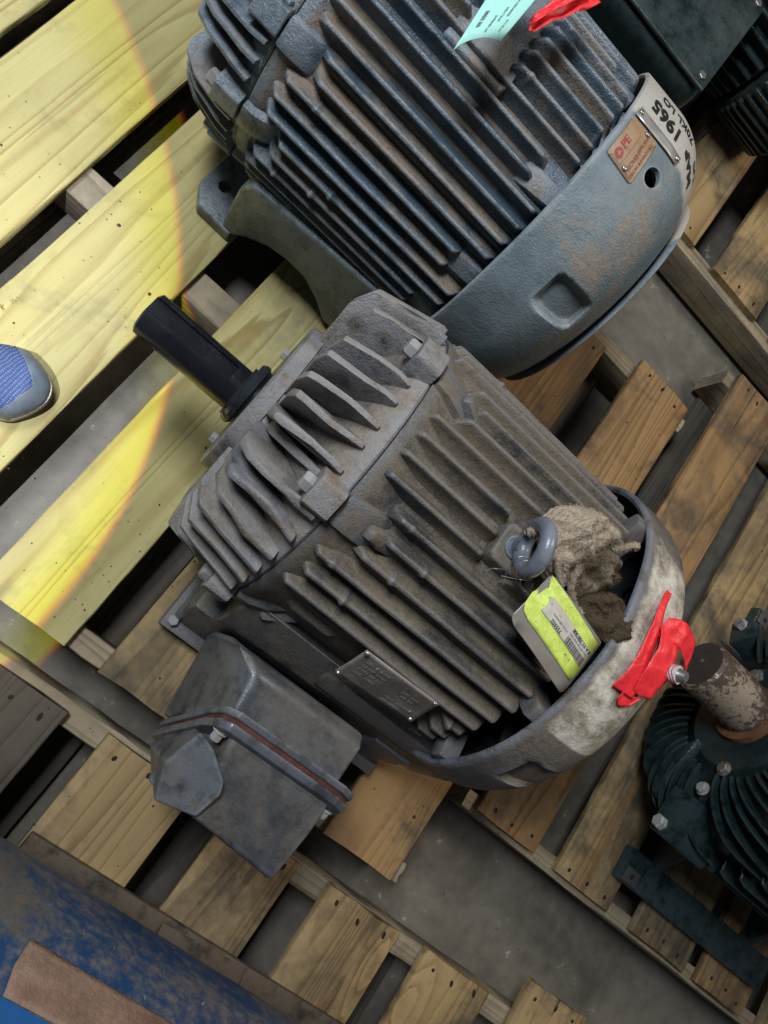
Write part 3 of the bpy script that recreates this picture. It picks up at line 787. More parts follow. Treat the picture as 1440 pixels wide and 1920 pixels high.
lathe('cowl_grille', [(.670, .02), (.674, .10), (.674, .165), (.668, .175), (.660, .165)], H1, M['dark_in'], m1, 64)
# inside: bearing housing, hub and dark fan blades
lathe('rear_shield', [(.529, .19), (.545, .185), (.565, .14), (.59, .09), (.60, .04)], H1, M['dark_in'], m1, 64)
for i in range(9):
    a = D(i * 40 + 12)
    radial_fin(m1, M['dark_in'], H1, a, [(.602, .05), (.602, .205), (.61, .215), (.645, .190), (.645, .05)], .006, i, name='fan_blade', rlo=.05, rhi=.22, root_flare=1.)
for a in (40, -35, -75, 100):
    lug(m1, M['iron'], H1, D(a), .525, .556, .20, .2655, .026, bolt=False, name='cowl_lug')

# ---- conduit box, split by a slanting flange
def cb(u, v, w): return (u - .148, v, H1 + w)
BX = M['iron_box']
def lerp(a, b, t): return a + (b - a) * t
# split plane: v from -.376 at w=+.05 to -.470 at w=-.20
def sv(w): return lerp(-.470, -.376, (w + .20) / .25)
body = quad_block('conduit_box', [cb(.352, -.292, .02), cb(.350, -.292, -.185), cb(.372, sv(-.185) + .02, -.185), cb(.402, sv(.035) + .01, .035), cb(.402, -.31, .035)],
                  [cb(.590, -.292, .02), cb(.590, -.292, -.185), cb(.590, sv(-.185) + .02, -.185), cb(.590, sv(.035) + .01, .035), cb(.590, -.31, .035)], BX, m1, .011, 4)
def flange(name, dv0, dv1, mat, par, grow=.0):
    g = grow
    U0, U1, W0, W1 = .380 - g, .620 + g, -.205 - g, .052 + g
    out = []
    def c(u, w): out.append((u, w))
    # chamfered corners with bolt ears
    c(U0 + .030, W1); c(U1 - .026, W1); c(U1 - .004, W1 - .010); c(U1, W1 - .03); c(U1, W0 + .03); c(U1 - .02, W0); c(U0 + .03, W0); c(U0 - .004, W0 + .03); c(U0 + .004, W1 - .045); c(U0 + .012, W1 - .012)
    A = [cb(u, sv(w) + dv0, w) for u, w in out]; B = [cb(u, sv(w) + dv1, w) for u, w in out]
    return quad_block(name, A, B, mat, par, .0035 if mat is BX else 0, 3)
flange('box_flange', .014, .0035, BX, body)
flange('gasket', .0045, -.0045, M['rust_gasket'], body, -.005)
cov = flange('box_cover', -.0035, -.016, BX, m1)
# cover bowl with the faceted hub at its front end
P0 = dict(a=cb(.398, sv(.036) - .012, .036), b=cb(.600, sv(.036) - .012, .036), c=cb(.600, sv(-.185) - .012, -.185), d=cb(.392, sv(-.185) - .012, -.185))
def cover_bowl():
    b = bmesh.new()
    inner = [(.424, .036), (.596, .036), (.600, -.02), (.600, -.185), (.392, -.185), (.386, -.05)]
    A = [cb(u, sv(w) - .010, w) for u, w in inner]
    outer = [(.438, -.504, .022), (.592, -.516, .022), (.599, -.530, -.015), (.602, -.522, -.160), (.408, -.505, -.160), (.380, -.508, -.030)]
    mid = [(.436, -.440, .032), (.596, -.440, .034), (.600, -.460, -.02), (.604, -.50, -.180), (.402, -.492, -.180), (.384, -.462, -.045)]
    R = [[b.verts.new(p) for p in A], [b.verts.new(cb(*p)) for p in mid], [b.verts.new(cb(*p)) for p in outer]]
    n = 6
    for i in range(2):
        for k_ in range(n): b.faces.new([R[i][k_], R[i][(k_ + 1) % n], R[i + 1][(k_ + 1) % n], R[i + 1][k_]])
    b.faces.new(R[0]); b.faces.new(R[2][::-1])
    bmesh.ops.recalc_face_normals(b, faces=b.faces); bevel(b, .014, 5, ang=12)
    return mkbm('cover_bowl', b, BX, cov)
cover_bowl()
# five sided facet block (conduit entry) on the front upper corner
def hw_(u, v): return .0465 + .42 * (u - .454) + .30 * (v + .462)
quad_block('conduit_hub', [cb(u, v, hw_(u, v)) for u, v in ((.386, -.412), (.413, -.421), (.448, -.445), (.455, -.462), (.449, -.502), (.396, -.517), (.376, -.470))],
           [cb(.394, -.420, -.10), cb(.418, -.43, -.10), cb(.44, -.450, -.10), cb(.446, -.462, -.10), cb(.44, -.498, -.11), cb(.40, -.510, -.13), cb(.374, -.48, -.13)], BX, cov, .006, 3)
for (u, w, big) in ((.600, .022, 1), (.406, .034, 0), (.600, -.17, 0), (.40, -.18, 0)):
    hexbolt('cover_bolt', cb(u, sv(w) - .016, w), (0, -1, -.2), .0085, .014, M['bolt'], cov, .011)

# ---- eyebolt (screwed into the pad, its own thing by look; stays with the motor)
eb = mk('eyebolt', *((lambda: (lambda V, F: (V, F))(*([], [])))()), None, m1) if False else None
def torus_pts(c, R1, R2, nrm, up, n=40, sq=0.):
    z = Vector(nrm).normalized(); y = (Vector(up) - z * Vector(up).dot(z)).normalized(); x = y.cross(z)
    return [Vector(c) + x * R1 * math.cos(2 * PI * i / n) + y * R2 * math.sin(2 * PI * i / n) for i in range(n)]
EC = Vector((.366, -.013, H1 + .291))
eye = tube('eyebolt_ring', torus_pts(EC, .0285, .0295, (.95, .30, .11), (-.12, 0, .99)), .0104, M['eye'], m1, 20, True)
lathe_up = lambda name, c, prof, mat, par, seg=32: mk(name, [(c[0] + r * math.cos(2 * PI * i / seg), c[1] + r * math.sin(2 * PI * i / seg), c[2] + z) for i in range(seg) for r, z in prof],
    [(i * len(prof) + k_, ((i + 1) % seg) * len(prof) + k_, ((i + 1) % seg) * len(prof) + k_ + 1, i * len(prof) + k_ + 1) for i in range(seg) for k_ in range(len(prof) - 1)], mat, par, 40)
lathe_up('eyebolt_shank', (.366, -.012, H1), [(.0, .236), (.015, .240), (.0155, .251), (.013, .254), (.0105, .256), (.010, .268)], M['eye'], eye)
# tie wire round the ring, holding the tag
wg = root('tie_wire', 'thin steel tie wire twisted round the eyebolt ring above the yellow tag', 'wire', (0, .328, 0), .02)
def ringpt(k_, r=.0138, phi=0.):
    P = torus_pts(EC, .0285, .0295, (.95, .30, .11), (-.12, 0, .99), 40); c = P[k_ % 40]; t = (P[(k_ + 1) % 40] - P[(k_ - 1) % 40]).normalized()
    a = (EC - c).normalized(); b_ = t.cross(a); return c, a, b_, t
for k_ in (22, 26):
    c, a, b_, t = ringpt(k_)
    tube('wire_loop', [c + (a * math.cos(q) + b_ * math.sin(q)) * .0113 + t * .002 * math.sin(q) for q in [2 * PI * i / 20 for i in range(20)]], .0007, M['wire'], wg, 6, True)
tube('wire_end', spline([(.341, -.079, H1 + .274), (.338, -.067, H1 + .278), (.352, -.056, H1 + .277), (.363, -.050, H1 + .273), (.368, -.044, H1 + .262)], 6), .0008, M['wire'], wg, 6)
tube('wire_end', spline([(.360, -.060, H1 + .270), (.372, -.054, H1 + .272), (.386, -.046, H1 + .270), (.394, -.040, H1 + .276)], 6), .0008, M['wire'], wg, 6)
tube('wire_end', spline([(.384, -.048, H1 + .270), (.398, -.052, H1 + .262), (.404, -.050, H1 + .268), (.398, -.042, H1 + .275)], 6), .0007, M['wire'], wg, 6)
tube('wire_end', spline([(.364, -.044, H1 + .264), (.372, -.050, H1 + .255), (.378, -.060, H1 + .252)], 6), .0006, M['wire'], wg, 6)

# ---- yellow tag in its dusty sleeve
tg = root('inventory_tag', 'yellow inventory tag with barcode label in dusty plastic sleeve hanging from the eyebolt', 'tag', (0, .328, 0), .02)
C00, C01, C10, C11 = (.397, -.095), (.408, -.020), (.516, -.123), (.525, -.039)
def tp(s, t, lift=0.):
    u = (C00[0] * (1 - t) + C01[0] * t) * (1 - s) + (C10[0] * (1 - t) + C11[0] * t) * s
    v = (C00[1] * (1 - t) + C01[1] * t) * (1 - s) + (C10[1] * (1 - t) + C11[1] * t) * s
    z = H1 + .276 + .006 * (1 - s) + .004 * math.sin(s * 3.0 + .6) + .0012 * math.sin(t * 5) - .013 * (1 - t) * (1 - .4 * s)
    return (u, v, z + lift)
def tag_poly(name, pts, lift, th, mat, par):
    """flat sheet piece on the tag, following its gentle bend"""
    b = bmesh.new(); vs = [b.verts.new((p[0], p[1], 0)) for p in pts]; b.faces.new(vs)
    bmesh.ops.triangulate(b, faces=b.faces)
    bmesh.ops.subdivide_edges(b, edges=b.edges[:], cuts=5, use_grid_fill=True)
    for v in b.verts: v.co = Vector(tp(v.co.x, v.co.y, lift))
    bmesh.ops.recalc_face_normals(b, faces=b.faces)
    o = mkbm(name, b, mat, par, 60); solidify(o, th); return o
tag_poly('sleeve', [(.0, .10), (.0, .93), (.02, 1.0), (.98, 1.0), (1., .97), (1., .05), (.97, .0), (.10, .0), (.03, .04)], 0, .0008, M['sleeve'], tg)
yc = tag_poly('card', [(.05, .26), (.0, .36), (-.02, .55), (.0, .66), (.04, .60), (.055, .74), (.08, .82), (.03, .93), (.02, .90), (.03, .99), (.96, .93), (.97, .22), (.16, .22)], .0014, .0006, M['yellow'], tg)
tag_poly('label', [(.17, .48), (.20, .66), (.15, .74), (.19, .78), (.95, .75), (.95, .46), (.50, .47)], .0024, .0003, M['label'], tg)
def tt(s_, sz, s0, t0, bold=0., mat='ink'):
    # reads from the far end back towards the eyebolt, letter tops towards t=0
    Ls, Lt = .122, .083
    return text('printed_text', s_, sz, lambda x, y: tp(s0 - x / Ls, t0 - y / Lt, .0030), M[mat], tg, bold)
tt('735502', .0072, .505, .545, .00018)
tt('Part # 4 8882040004', .0036, .56, .625, .00003, 'inkgrey'); tt('Desc: MOTOR 40HP TEFC', .0036, .93, .655, .00004, 'inkgrey')
tt('Warehouse', .0034, .80, .70, .00004, 'inkgrey'); tt('8 A Y1 100 008', .0066, .95, .745, .00022); tt('Loc', .0034, .40, .68, .0, 'inkgrey'); tt('15', .004, .24, .70, .0, 'inkgrey')
tt('2 1  14', .0044, .80, .40, .00005, 'inkgrey')
bars = bmesh.new(); x = .60; rb = random.Random(4)
while x < .94:
    w = rb.choice((.004, .006, .010, .014))
    ps = [(x, .475), (x + w, .475), (x + w, .595), (x, .595)]
    bars.faces.new([bars.verts.new(tp(a, b_, .0030)) for a, b_ in ps]); x += w + rb.choice((.005, .008))
bo = mkbm('barcode', bars, M['ink'], tg)

# ---- dirty rag
rg = root('cloth_rag', 'dirty tan terry cloth rag crumpled between the eyebolt and the fan cowl', 'rag', (0, .328, 0), .02)
def in_poly(x, y, P):
    c = False; j = len(P) - 1
    for i in range(len(P)):
        if (P[i][1] > y) != (P[j][1] > y) and x < (P[j][0] - P[i][0]) * (y - P[i][1]) / (P[j][1] - P[i][1]) + P[i][0]: c = not c
        j = i
    return c
def rag_piece(name, outline, z0, bulge, seed, amp=.006, zfn=None, fq=55., tone=.25):
    """cushiony folded piece of cloth: closed surface over an outline in plan"""
    cx = sum(p[0] for p in outline) / len(outline); cy = sum(p[1] for p in outline) / len(outline)
    B = [Vector((p[0], p[1], 0)) for p in outline]; B = spline(B + [B[0]], 8)[:-1]; n = len(B); m = 13; V = []; F = []
    for side in (1, -1):
        for j in range(m):
            t = j / (m - 1)
            for i in range(n):
                f = 1 - t
                x = cx + (B[i].x - cx) * f; y = cy + (B[i].y - cy) * f
                rough = 1 + .05 * noise.noise(Vector((i * .9, seed, 0))) * f
                x = cx + (x - cx) * rough; y = cy + (y - cy) * rough
                fold = amp * fbm(x * fq, y * fq, seed, 3) * (1 if side > 0 else .3)
                z = z0 + (zfn(x, y) if zfn else 0) + (bulge * (1 - f ** 2.4) ** .5 + fold * min(1, t * 5) if side > 0 else -.012 * (1 - f ** 3) ** .5)
                fz = .0012 * noise.noise(Vector((x * 900, y * 900, seed)))
                V.append((x + fz, y - fz, H1 + z + fz * 1.2))
    for s_ in range(2):
        o = s_ * n * m
        for j in range(m - 1):
            for i in range(n): F.append((o + j * n + i, o + j * n + (i + 1) % n, o + (j + 1) * n + (i + 1) % n, o + (j + 1) * n + i))
    for i in range(n): F.append((i, (i + 1) % n, n * m + (i + 1) % n, n * m + i))
    ob = mk(name, V, F, M['rag'], rg, 80); ob['tone'] = float(tone); return ob
clump = [(.366, .037), (.379, .065), (.412, .088), (.445, .093), (.471, .090), (.466, .072), (.452, .045), (.445, .022), (.418, -.002), (.395, -.004), (.376, .012)]
flap = [(.436, .030), (.452, .072), (.485, .072), (.494, .055), (.510, .046), (.496, .024), (.478, -.004), (.456, -.012), (.444, .0)]
tail = [(.466, -.004), (.49, .018), (.525, .028), (.555, .016), (.566, -.008), (.552, -.027), (.523, -.032), (.487, -.023)]
rp = [rag_piece('rag_flap', flap, .262, .018, 4, .016, fq=30, tone=.72),
      rag_piece('rag_tail', tail, .262, .012, 9, .014, fq=34, tone=.95),
      rag_piece('rag_fold', clump, .262, .028, 2, .014, fq=30, tone=.15),
      rag_piece('rag_fold', [(.392, .0), (.41, .03), (.45, .03), (.462, .012), (.448, -.006), (.42, -.012)], .250, .018, 14, .014, fq=60, tone=.5)]
for pts, r in (([(.404, .002, .282), (.414, -.005, .276), (.428, -.012, .270), (.442, -.018, .262)], .0036), ([(.420, .002, .284), (.426, -.006, .276), (.438, -.018, .268), (.446, -.024, .262)], .0032),
               ([(.436, .014, .284), (.440, -.004, .278), (.452, -.018, .272), (.470, -.023, .266), (.484, -.024, .262)], .0042), ([(.470, .064, .274), (.478, .074, .276), (.488, .086, .279), (.496, .091, .281)], .0042), ([(.350, -.002, .286), (.356, .004, .284), (.372, .012, .284)], .0045)):
    rp.append(tube('rag_twist', [Vector((a, b_, H1 + c)) + Vector((0, 0, .001 * noise.noise(Vector((i * .8, r * 999, 0))))) for i, (a, b_, c) in enumerate(spline(pts, 7))], r, M['rag'], rg, 12, wob=.9, ang=80)); rp[-1]['tone'] = .4
def fuzz(objs, n, ln, tone):
    """loose pile of the towelling: fine loops standing off the cloth, nobody could count them"""
    V = []; F = []; rnd = random.Random(3 + n)
    polys = [(o, p) for o in objs for p in o.data.polygons if p.normal.z > -.1]
    ws = np.array([p.area for _, p in polys]); ws /= ws.sum()
    for q in np.random.RandomState(5).choice(len(polys), n, p=ws):
        o, p = polys[q]; c = p.center + Vector((rnd.uniform(-1, 1), rnd.uniform(-1, 1), 0)) * .0015
        d = (p.normal + Vector((rnd.gauss(0, .8), rnd.gauss(0, .8), rnd.gauss(0, .3)))).normalized() * ln * rnd.uniform(.5, 1.5)
        sd = Vector((rnd.gauss(0, 1), rnd.gauss(0, 1), rnd.gauss(0, 1))).normalized() * .00028
        e = c + d * .6 + Vector((rnd.gauss(0, 1), rnd.gauss(0, 1), 0)) * ln * .3
        b0 = len(V); V += [c - sd, c + sd, e + sd * .8, e - sd * .8, e + (e - c).cross(sd).normalized() * ln * .4]
        F += [(b0, b0 + 1, b0 + 2, b0 + 3), (b0 + 3, b0 + 2, b0 + 4)]
    me = bpy.data.meshes.new('towel_pile'); me.from_pydata([tuple(v) for v in V], [], F); me.materials.append(M['rag'])
    o = bpy.data.objects.new('towel_pile', me); S.collection.objects.link(o); o.parent = rg; o['kind'] = 'stuff'; o['tone'] = tone
fuzz(rp[2:], 7500, .0030, .2); fuzz(rp[:2], 3000, .0028, .8)
for pts in ([(.430, -.030, .262), (.442, -.033, .270), (.452, -.028, .276), (.462, -.030, .274), (.474, -.030, .270)], [(.425, -.020, .262), (.432, -.032, .258), (.440, -.036, .262), (.436, -.026, .268)], [(.478, -.024, .272), (.482, -.034, .268), (.470, -.036, .268)]):
    tube('loose_thread', [(a, b_, H1 + c) for a, b_, c in spline(pts, 6)], .0009, M['label'], rg, 5)

# ---- red flagging tape on the cowl and the painted plug it is tied to
def cwp(u, thd, lift=0.):
    """point on the outer face of the centre cowl"""
    r = .2735 if u < .591 else .2735 - (.2735 - .175) * (1 - math.sqrt(max(0, 1 - ((u - .591) / .088) ** 2)))
    return Vector(cyl_pt(H1, r + lift, u, D(thd)))
tpz = root('flagging_tape', 'red flagging tape draped in a bow over the beige fan cowl of the centre motor', 'tape', (0, .328, 0), .02, 'red plastic flagging tape on the motors')
def ribbon(path, widthdir, w, seed, parent=tpz, taper=None, curl=.003, mat='tape', nv=9):
    P = spline(path, 7); n = len(P); Wd = spline(widthdir, 7) if len(widthdir) == len(path) else [Vector(widthdir[0])] * n
    def fn(s, t):
        i = min(n - 1, int(round(s * (n - 1)))); wv = Wd[i].normalized(); c = P[i]
        ww = w * (taper(s) if taper else 1.)
        edge = .0009 * noise.noise(Vector((s * 30, t * 3, seed)))
        nn = Vector((0, .2, 1)); bump_ = curl * noise.noise(Vector((s * 5, t * 2.4, seed))) + .0012 * noise.noise(Vector((s * 2, t * 9, seed + 4)))
        return c + wv * (ww * (t - .5) + edge) + nn * bump_
    return grid('tape_strip', n, nv, fn, M['tape'], parent, .0003, 80)
# long strip running down the rim, a folded return at its lower end, and one across towards the plug
ribbon([cwp(.583, 17.5, .004), cwp(.578, 12, .007), cwp(.580, 5.5, .008), cwp(.584, -2, .009), cwp(.588, -9, .010), cwp(.590, -14.5, .006)], [(.9, .1, -.2), (.9, .2, -.2), (.9, .1, -.2), (1, 0, -.2), (1, .0, -.1), (1, .1, 0)], .020, 1, taper=lambda s: .55 + 1.35 * s)
ribbon([cwp(.600, 6.5, .007), cwp(.606, 1.5, .017), cwp(.610, -4, .016), cwp(.612, -9, .012), cwp(.616, -12, .008)], [(1, .1, -.1), (1, .1, -.1), (1, .05, -.1), (1, -.1, -.1), (1, .2, -.1)], .036, 5, taper=lambda s: .8 + .3 * math.sin(s * 3))
ribbon([cwp(.590, -14.5, .006), cwp(.602, -15.8, .004), cwp(.616, -14.4, .004), cwp(.622, -12.5, .005)], [(.1, 1, .3), (.1, 1, .3), (.2, 1, .3), (.2, 1, .3)], .018, 3)
ribbon([Vector((.588, .032, H1 + .279)), Vector((.602, .038, H1 + .283)), Vector((.620, .040, H1 + .283)), Vector((.640, .038, H1 + .278)), Vector((.662, .030, H1 + .268))], [(.1, 1, .1), (.05, 1, .1), (.0, 1, .0), (-.1, 1, .0), (-.2, 1, .0)], .036, 8, curl=.004, taper=lambda s: .85 + .25 * s)
pl = root('painted_plug', 'small rusty plug smeared with white paint poking out of the cowl beside red tape', 'plug', (0, .328, 0), .02)
pc = cwp(.622, -2.6, -.012); pd = (Vector((.35, .06, 1))).normalized()
tube('plug_body', [pc, pc + pd * .020, pc + pd * .026], .0105, M['rust_metal'], pl, 18)
tube('paint_collar', [pc + pd * .0262, pc + pd * .040], .0122, M['white_paint'], pl, 18)
tube('plug_tip', [pc + pd * .0403, pc + pd * .044, pc + pd * .050], lambda t: .0095 - .003 * t, M['wire'], pl, 14)
for q in (.030, .034, .038):
    tube('red_smear', [pc + pd * q + (pd.orthogonal().normalized() * math.cos(a) + pd.cross(pd.orthogonal()).normalized() * math.sin(a)) * .0124 + pd * .003 * math.sin(2 * a) for a in [2 * PI * i / 18 for i in range(18)]], .0007, M['inkred'], pl, 5, True)
hc = cwp(.626, -3.6, .0005)
disc_head('cowl_hole_shade', hc - Vector((0, 0, .0008)), (.0, -.06, 1), .0165, .0014, M['hole'], m1)  # black disc laid on the cowl, painted as the shade inside a hole

# ================================================================== MOTOR 2 (upper, blue grey)
m2 = root('electric_motor', 'large blue grey electric motor at the top with black marker writing on its cowl', 'electric motor', (0, .860, 0), .02, 'old electric motors standing on the pallets')
H2 = .27
def fr2(u, r, th): return u, r + .0014 * noise.noise(Vector((u * 14, th * 8, 14)))
lathe('stator_frame', [(-.264, .20), (-.264, .258), (-.252, .259), (-.240, .255), (-.222, .2514), (.05, .2512), (.10, .251), (.134, .249), (.134, .17)], H2, M['blue_iron'], m2, 200, fr2)
lathe('end_shield', [(-.40, .06), (-.395, .135), (-.385, .15), (-.36, .17), (-.33, .205), (-.30, .236), (-.285, .250), (-.270, .256), (-.2665, .254)], H2, M['blue_iron'], m2, 160)
pitch2 = 6.3
lug2 = (25, -14 - 40 + 0, -83, 85, 145, -145)
for i in range(-28, 30):
    a = -5.2 + i * pitch2
    if a < -178 or a > 180: continue
    s_ = -.246
    for L in (-52, -84, 20, 85, 140, -140):
        d_ = abs(((a - L) + 180) % 360 - 180)
        if d_ < 6.5: s_ = -.215
    r_ = random.Random(i + 700); s_ += r_.uniform(-.006, .008); e_ = .131 + r_.uniform(-.004, .002)
    for L in (-29, -64, -92, 20, 60):
        if abs(a - L) < 5: e_ = .092
    if -16 < a < 16: # closed slots beside the lifting pad
        frame_fin(m2, M['blue_iron'], H2, D(a), s_, -.10, .2510, .0265, i + 900, pitch2, w0=.92)
        s_ = -.030
    frame_fin(m2, M['blue_iron'], H2, D(a), s_, e_, .2510, .0265, i + 600, pitch2, w0=.95)
for L in (-29, -64, -92, 20, 60):
    radial_fin(m2, M['blue_iron'], H2, D(L), [(.060, .240), (.074, .255), (.090, .264), (.130, .268), (.130, .22), (.060, .22)], .030, 3, name='cowl_lug', rlo=.22, rhi=.27, root_flare=1.7, bv=.006)
prism('lifting_pad', [(-.115, -.10), (-.020, -.10), (-.012, -.09), (-.012, .09), (-.020, .10), (-.115, .10)], lambda a, y, t: (a, y, H2 + math.sqrt((.272 if t > 0 else .23) ** 2 - y * y)), -1, 1, M['blue_iron'], m2, .006, 3)
for i, a in enumerate([a for a in np.arange(-172, 130, 6.6) if min(abs(a - L) for L in (-52, -84, -118, 20, 85)) > 5]):
    f0 = -.385 + random.Random(i).uniform(-.004, .006)
    poly = [(f0 + .01, .14), (f0, .215), (f0 + .006, .232), (f0 + .035, .252), (-.30, .266), (-.275, .268), (-.272, .24), (-.31, .20), (-.36, .16)]
    radial_fin(m2, M['blue_iron'], H2, D(a), poly, .0070, i, rlo=.14, rhi=.26, root_flare=2.2)
for a in (-52, -84, -118, 20, 85, 140):
    lug(m2, M['blue_iron'], H2, D(a), -.312, -.268, .20, .275, .042, br=.013)
    radial_fin(m2, M['blue_iron'], H2, D(a), [(-.2655, .22), (-.2655, .272), (-.245, .271), (-.222, .262), (-.205, .248), (-.205, .22)], .044, 4, name='frame_lug', rlo=.22, rhi=.27, root_flare=1.3, bv=.005)
# skirt with arch, and feet
def m2side(sg):
    BI = M['blue_iron_smooth']
    out = [(-.226, -.2475), (-.206, -.2475), (-.175, -.214), (-.138, -.186), (-.100, -.175), (-.062, -.178), (-.025, -.205), (.010, -.2475), (.120, -.2475), (.130, -.20), (.133, -.040), (-.040, -.058), (-.206, -.078), (-.222, -.11), (-.226, -.19)]
    def fn(a, w, t):
        v = (.266 - .008 * (w + .2475) / .26) if t > 0 else .17
        return (a, sg * v, H2 + w)
    prism('side_skirt', out, fn, -1, 1, BI, m2, .007, 3)
    for a0, a1 in ((-.300, -.205), (.05, .135)):
        f = prism('foot', [(a0, .14), (a0, .232), (a0 + .024, .268), (a1, .270), (a1, .14)], lambda a, y, t: (a, sg * y, t), .0005, .030, BI, m2, .006, 3)
        c = mk('cutter', [(a0 + .036 + .012 * math.cos(k_ * PI / 12), sg * .207 + .012 * math.sin(k_ * PI / 12), z) for z in (-.02, .08) for k_ in range(24)],
               [(k_, (k_ + 1) % 24, 24 + (k_ + 1) % 24, 24 + k_) for k_ in range(24)] + [tuple(range(24))[::-1], tuple(range(24, 48))], None)
        cut(f, [c])
m2side(-1); m2side(1)
# cowl with a rectangular dimple and the grease hole
def cw2(u, r, th):
    t = math.degrees(th if th < PI else th - 2 * PI); rr = r
    if r > .2 and u > .19:
        du = abs(u - .238) / .036; dt = abs(t + 48.3) / 6.2
        k_ = (du ** 5 + dt ** 5) ** .2
        g = 1 if k_ < .78 else max(0., 1 - (k_ - .78) / .34)
        g = g * g * (3 - 2 * g)
        rr -= .019 * g
    w = .002 * noise.noise(Vector((math.sin(th) * 2.2, math.cos(th) * 2.2, 18.1)))
    return u + (w if u < .15 else 0), rr + .0008 * noise.noise(Vector((u * 12, math.sin(th) * 3, math.cos(th) * 3)))
R2C = .2905; R2D = .140
def cowl2_prof():
    out = []
    for k_ in range(13): out.append((.128 + .072 * k_ / 12, R2C))
    for k_ in range(1, 40):
        a = k_ / 39 * PI / 2; out.append((.200 + .120 * math.sin(a), R2C - R2D * (1 - math.cos(a))))
    inn = [(u - .008 * max(0, u - .2) / .12, r - .009 + .003 * max(0, u - .2) / .12) for i, (u, r) in enumerate(out)]
    return out + inn[::-1] + [(.1255, R2C - .0065), (.1258, R2C - .003)]
cow2 = lathe('fan_cowl', cowl2_prof(), H2, M['blue_cowl'], m2, 560, cw2, closed_prof=True, ang=45)
hp = Vector(cyl_pt(H2, .29, .208, D(-5.4))); hn = Vector((0, math.sin(D(-5.4)), math.cos(D(-5.4)))); hx = Vector((1, 0, 0)); hy = hn.cross(hx)
V = []; 
for z in (-.03, .03):
    for k_ in range(28):
        q = 2 * PI * k_ / 28; V.append(hp + hn * z + hx * .0125 * math.cos(q) + hy * .0165 * math.sin(q))
cutter = mk('cutter', V, [(k_, (k_ + 1) % 28, 28 + (k_ + 1) % 28, 28 + k_) for k_ in range(28)] + [tuple(range(28))[::-1], tuple(range(28, 56))], None)
cut(cow2, [cutter])
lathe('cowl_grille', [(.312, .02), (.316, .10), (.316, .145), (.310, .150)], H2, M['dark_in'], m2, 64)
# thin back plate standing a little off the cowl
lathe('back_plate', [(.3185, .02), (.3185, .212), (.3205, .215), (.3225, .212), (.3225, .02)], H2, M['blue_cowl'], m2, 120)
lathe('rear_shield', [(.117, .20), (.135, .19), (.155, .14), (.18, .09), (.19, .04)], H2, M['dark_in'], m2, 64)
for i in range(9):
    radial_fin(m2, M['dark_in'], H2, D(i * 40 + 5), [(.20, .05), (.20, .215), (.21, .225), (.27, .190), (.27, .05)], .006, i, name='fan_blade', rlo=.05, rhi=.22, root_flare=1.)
def c2(u, thd, lift=0.): return Vector(cyl_pt(H2, (R2C if u < .2 else R2C - R2D * (1 - math.sqrt(max(0, 1 - ((u - .2) / .12) ** 2)))) + .0006 + lift, u, D(thd)))
# gold label
GL = [(.1370, -11.6), (.1360, 3.6), (.1850, 3.6), (.1890, -12.8)]
def gl(s, t, lift=0.):
    u = (GL[0][0] * (1 - s) + GL[1][0] * s) * (1 - t) + (GL[3][0] * (1 - s) + GL[2][0] * s) * t
    a = (GL[0][1] * (1 - s) + GL[1][1] * s) * (1 - t) + (GL[3][1] * (1 - s) + GL[2][1] * s) * t
    return c2(u, a, .0012 + lift)
def rr_poly(a0, a1, b0, b1, r=.06, n=5):
    P = []
    for cx, cy, q0 in ((a1 - r, b1 - r, 0), (a0 + r, b1 - r, 90), (a0 + r, b0 + r, 180), (a1 - r, b0 + r, 270)):
        for k_ in range(n + 1): P.append((cx + r * math.cos(D(q0 + 90 * k_ / n)), cy + r * math.sin(D(q0 + 90 * k_ / n))))
    return P
def wrap_sheet(name, pts, fn, lift, th, mat, par, cuts=3):
    b = bmesh.new(); b.faces.new([b.verts.new((p[0], p[1], 0)) for p in pts]); bmesh.ops.triangulate(b, faces=b.faces)
    if cuts: bmesh.ops.subdivide_edges(b, edges=b.edges[:], cuts=cuts, use_grid_fill=True)
    for v in b.verts: v.co = Vector(fn(v.co.x, v.co.y, lift))
    bmesh.ops.recalc_face_normals(b, faces=b.faces); o = mkbm(name, b, mat, par, 60)
    if th: solidify(o, th)
    return o
glo = wrap_sheet('nameplate', rr_poly(0, 1, 0, 1, .07), gl, .0, .0012, M['gold'], m2)
# s runs up the photo (from lower left to upper right), t from the rim inwards
wrap_sheet('logo_disc', [(.19 + .105 * math.cos(q), .26 + .135 * math.sin(q)) for q in [2 * PI * i / 28 for i in range(28)]], gl, .0009, 0, M['inkred'], glo, 0)
star = [(.19 + (.075 if i % 2 == 0 else .030) * math.cos(q), .26 + (.095 if i % 2 == 0 else .038) * math.sin(q)) for i, q in enumerate([2 * PI * i / 10 + .3 for i in range(10)])]
wrap_sheet('logo_star', star, gl, .0013, 0, M['gold'], glo, 0)
def gtx(s_, sz, s0, t0, mat, bold=0.): return text('printed_text', s_, sz, lambda x, y: gl(s0 + x / .062, t0 - y / .050, .0011), M[mat], glo, bold)
gtx('PE', .0150, .33, .33, 'inkred', .0004)
gtx('PROVEN', .0078, .05, .76, 'inkbrown', .0003); gtx('EFFICIENCY', .0062, .50, .72, 'inkbrown', .0002); gtx('FROM INVENTORY', .0058, .08, .92, 'inkbrown', .0001)
wrap_sheet('rule_line', [(.06, .47), (.80, .47), (.80, .482), (.06, .482)], gl, .0011, 0, M['inkbrown'], glo, 2)
for s_, t_ in ((.08, .62), (.93, .60)):
    p = gl(s_, t_, .001); q = gl(s_, t_, .01); disc_head('rivet', p, q - p, .0038, .0030, M['zinc'], glo)
SS = [(.135, 4.3), (.137, 8.3), (.226, 7.7), (.223, 4.0)]
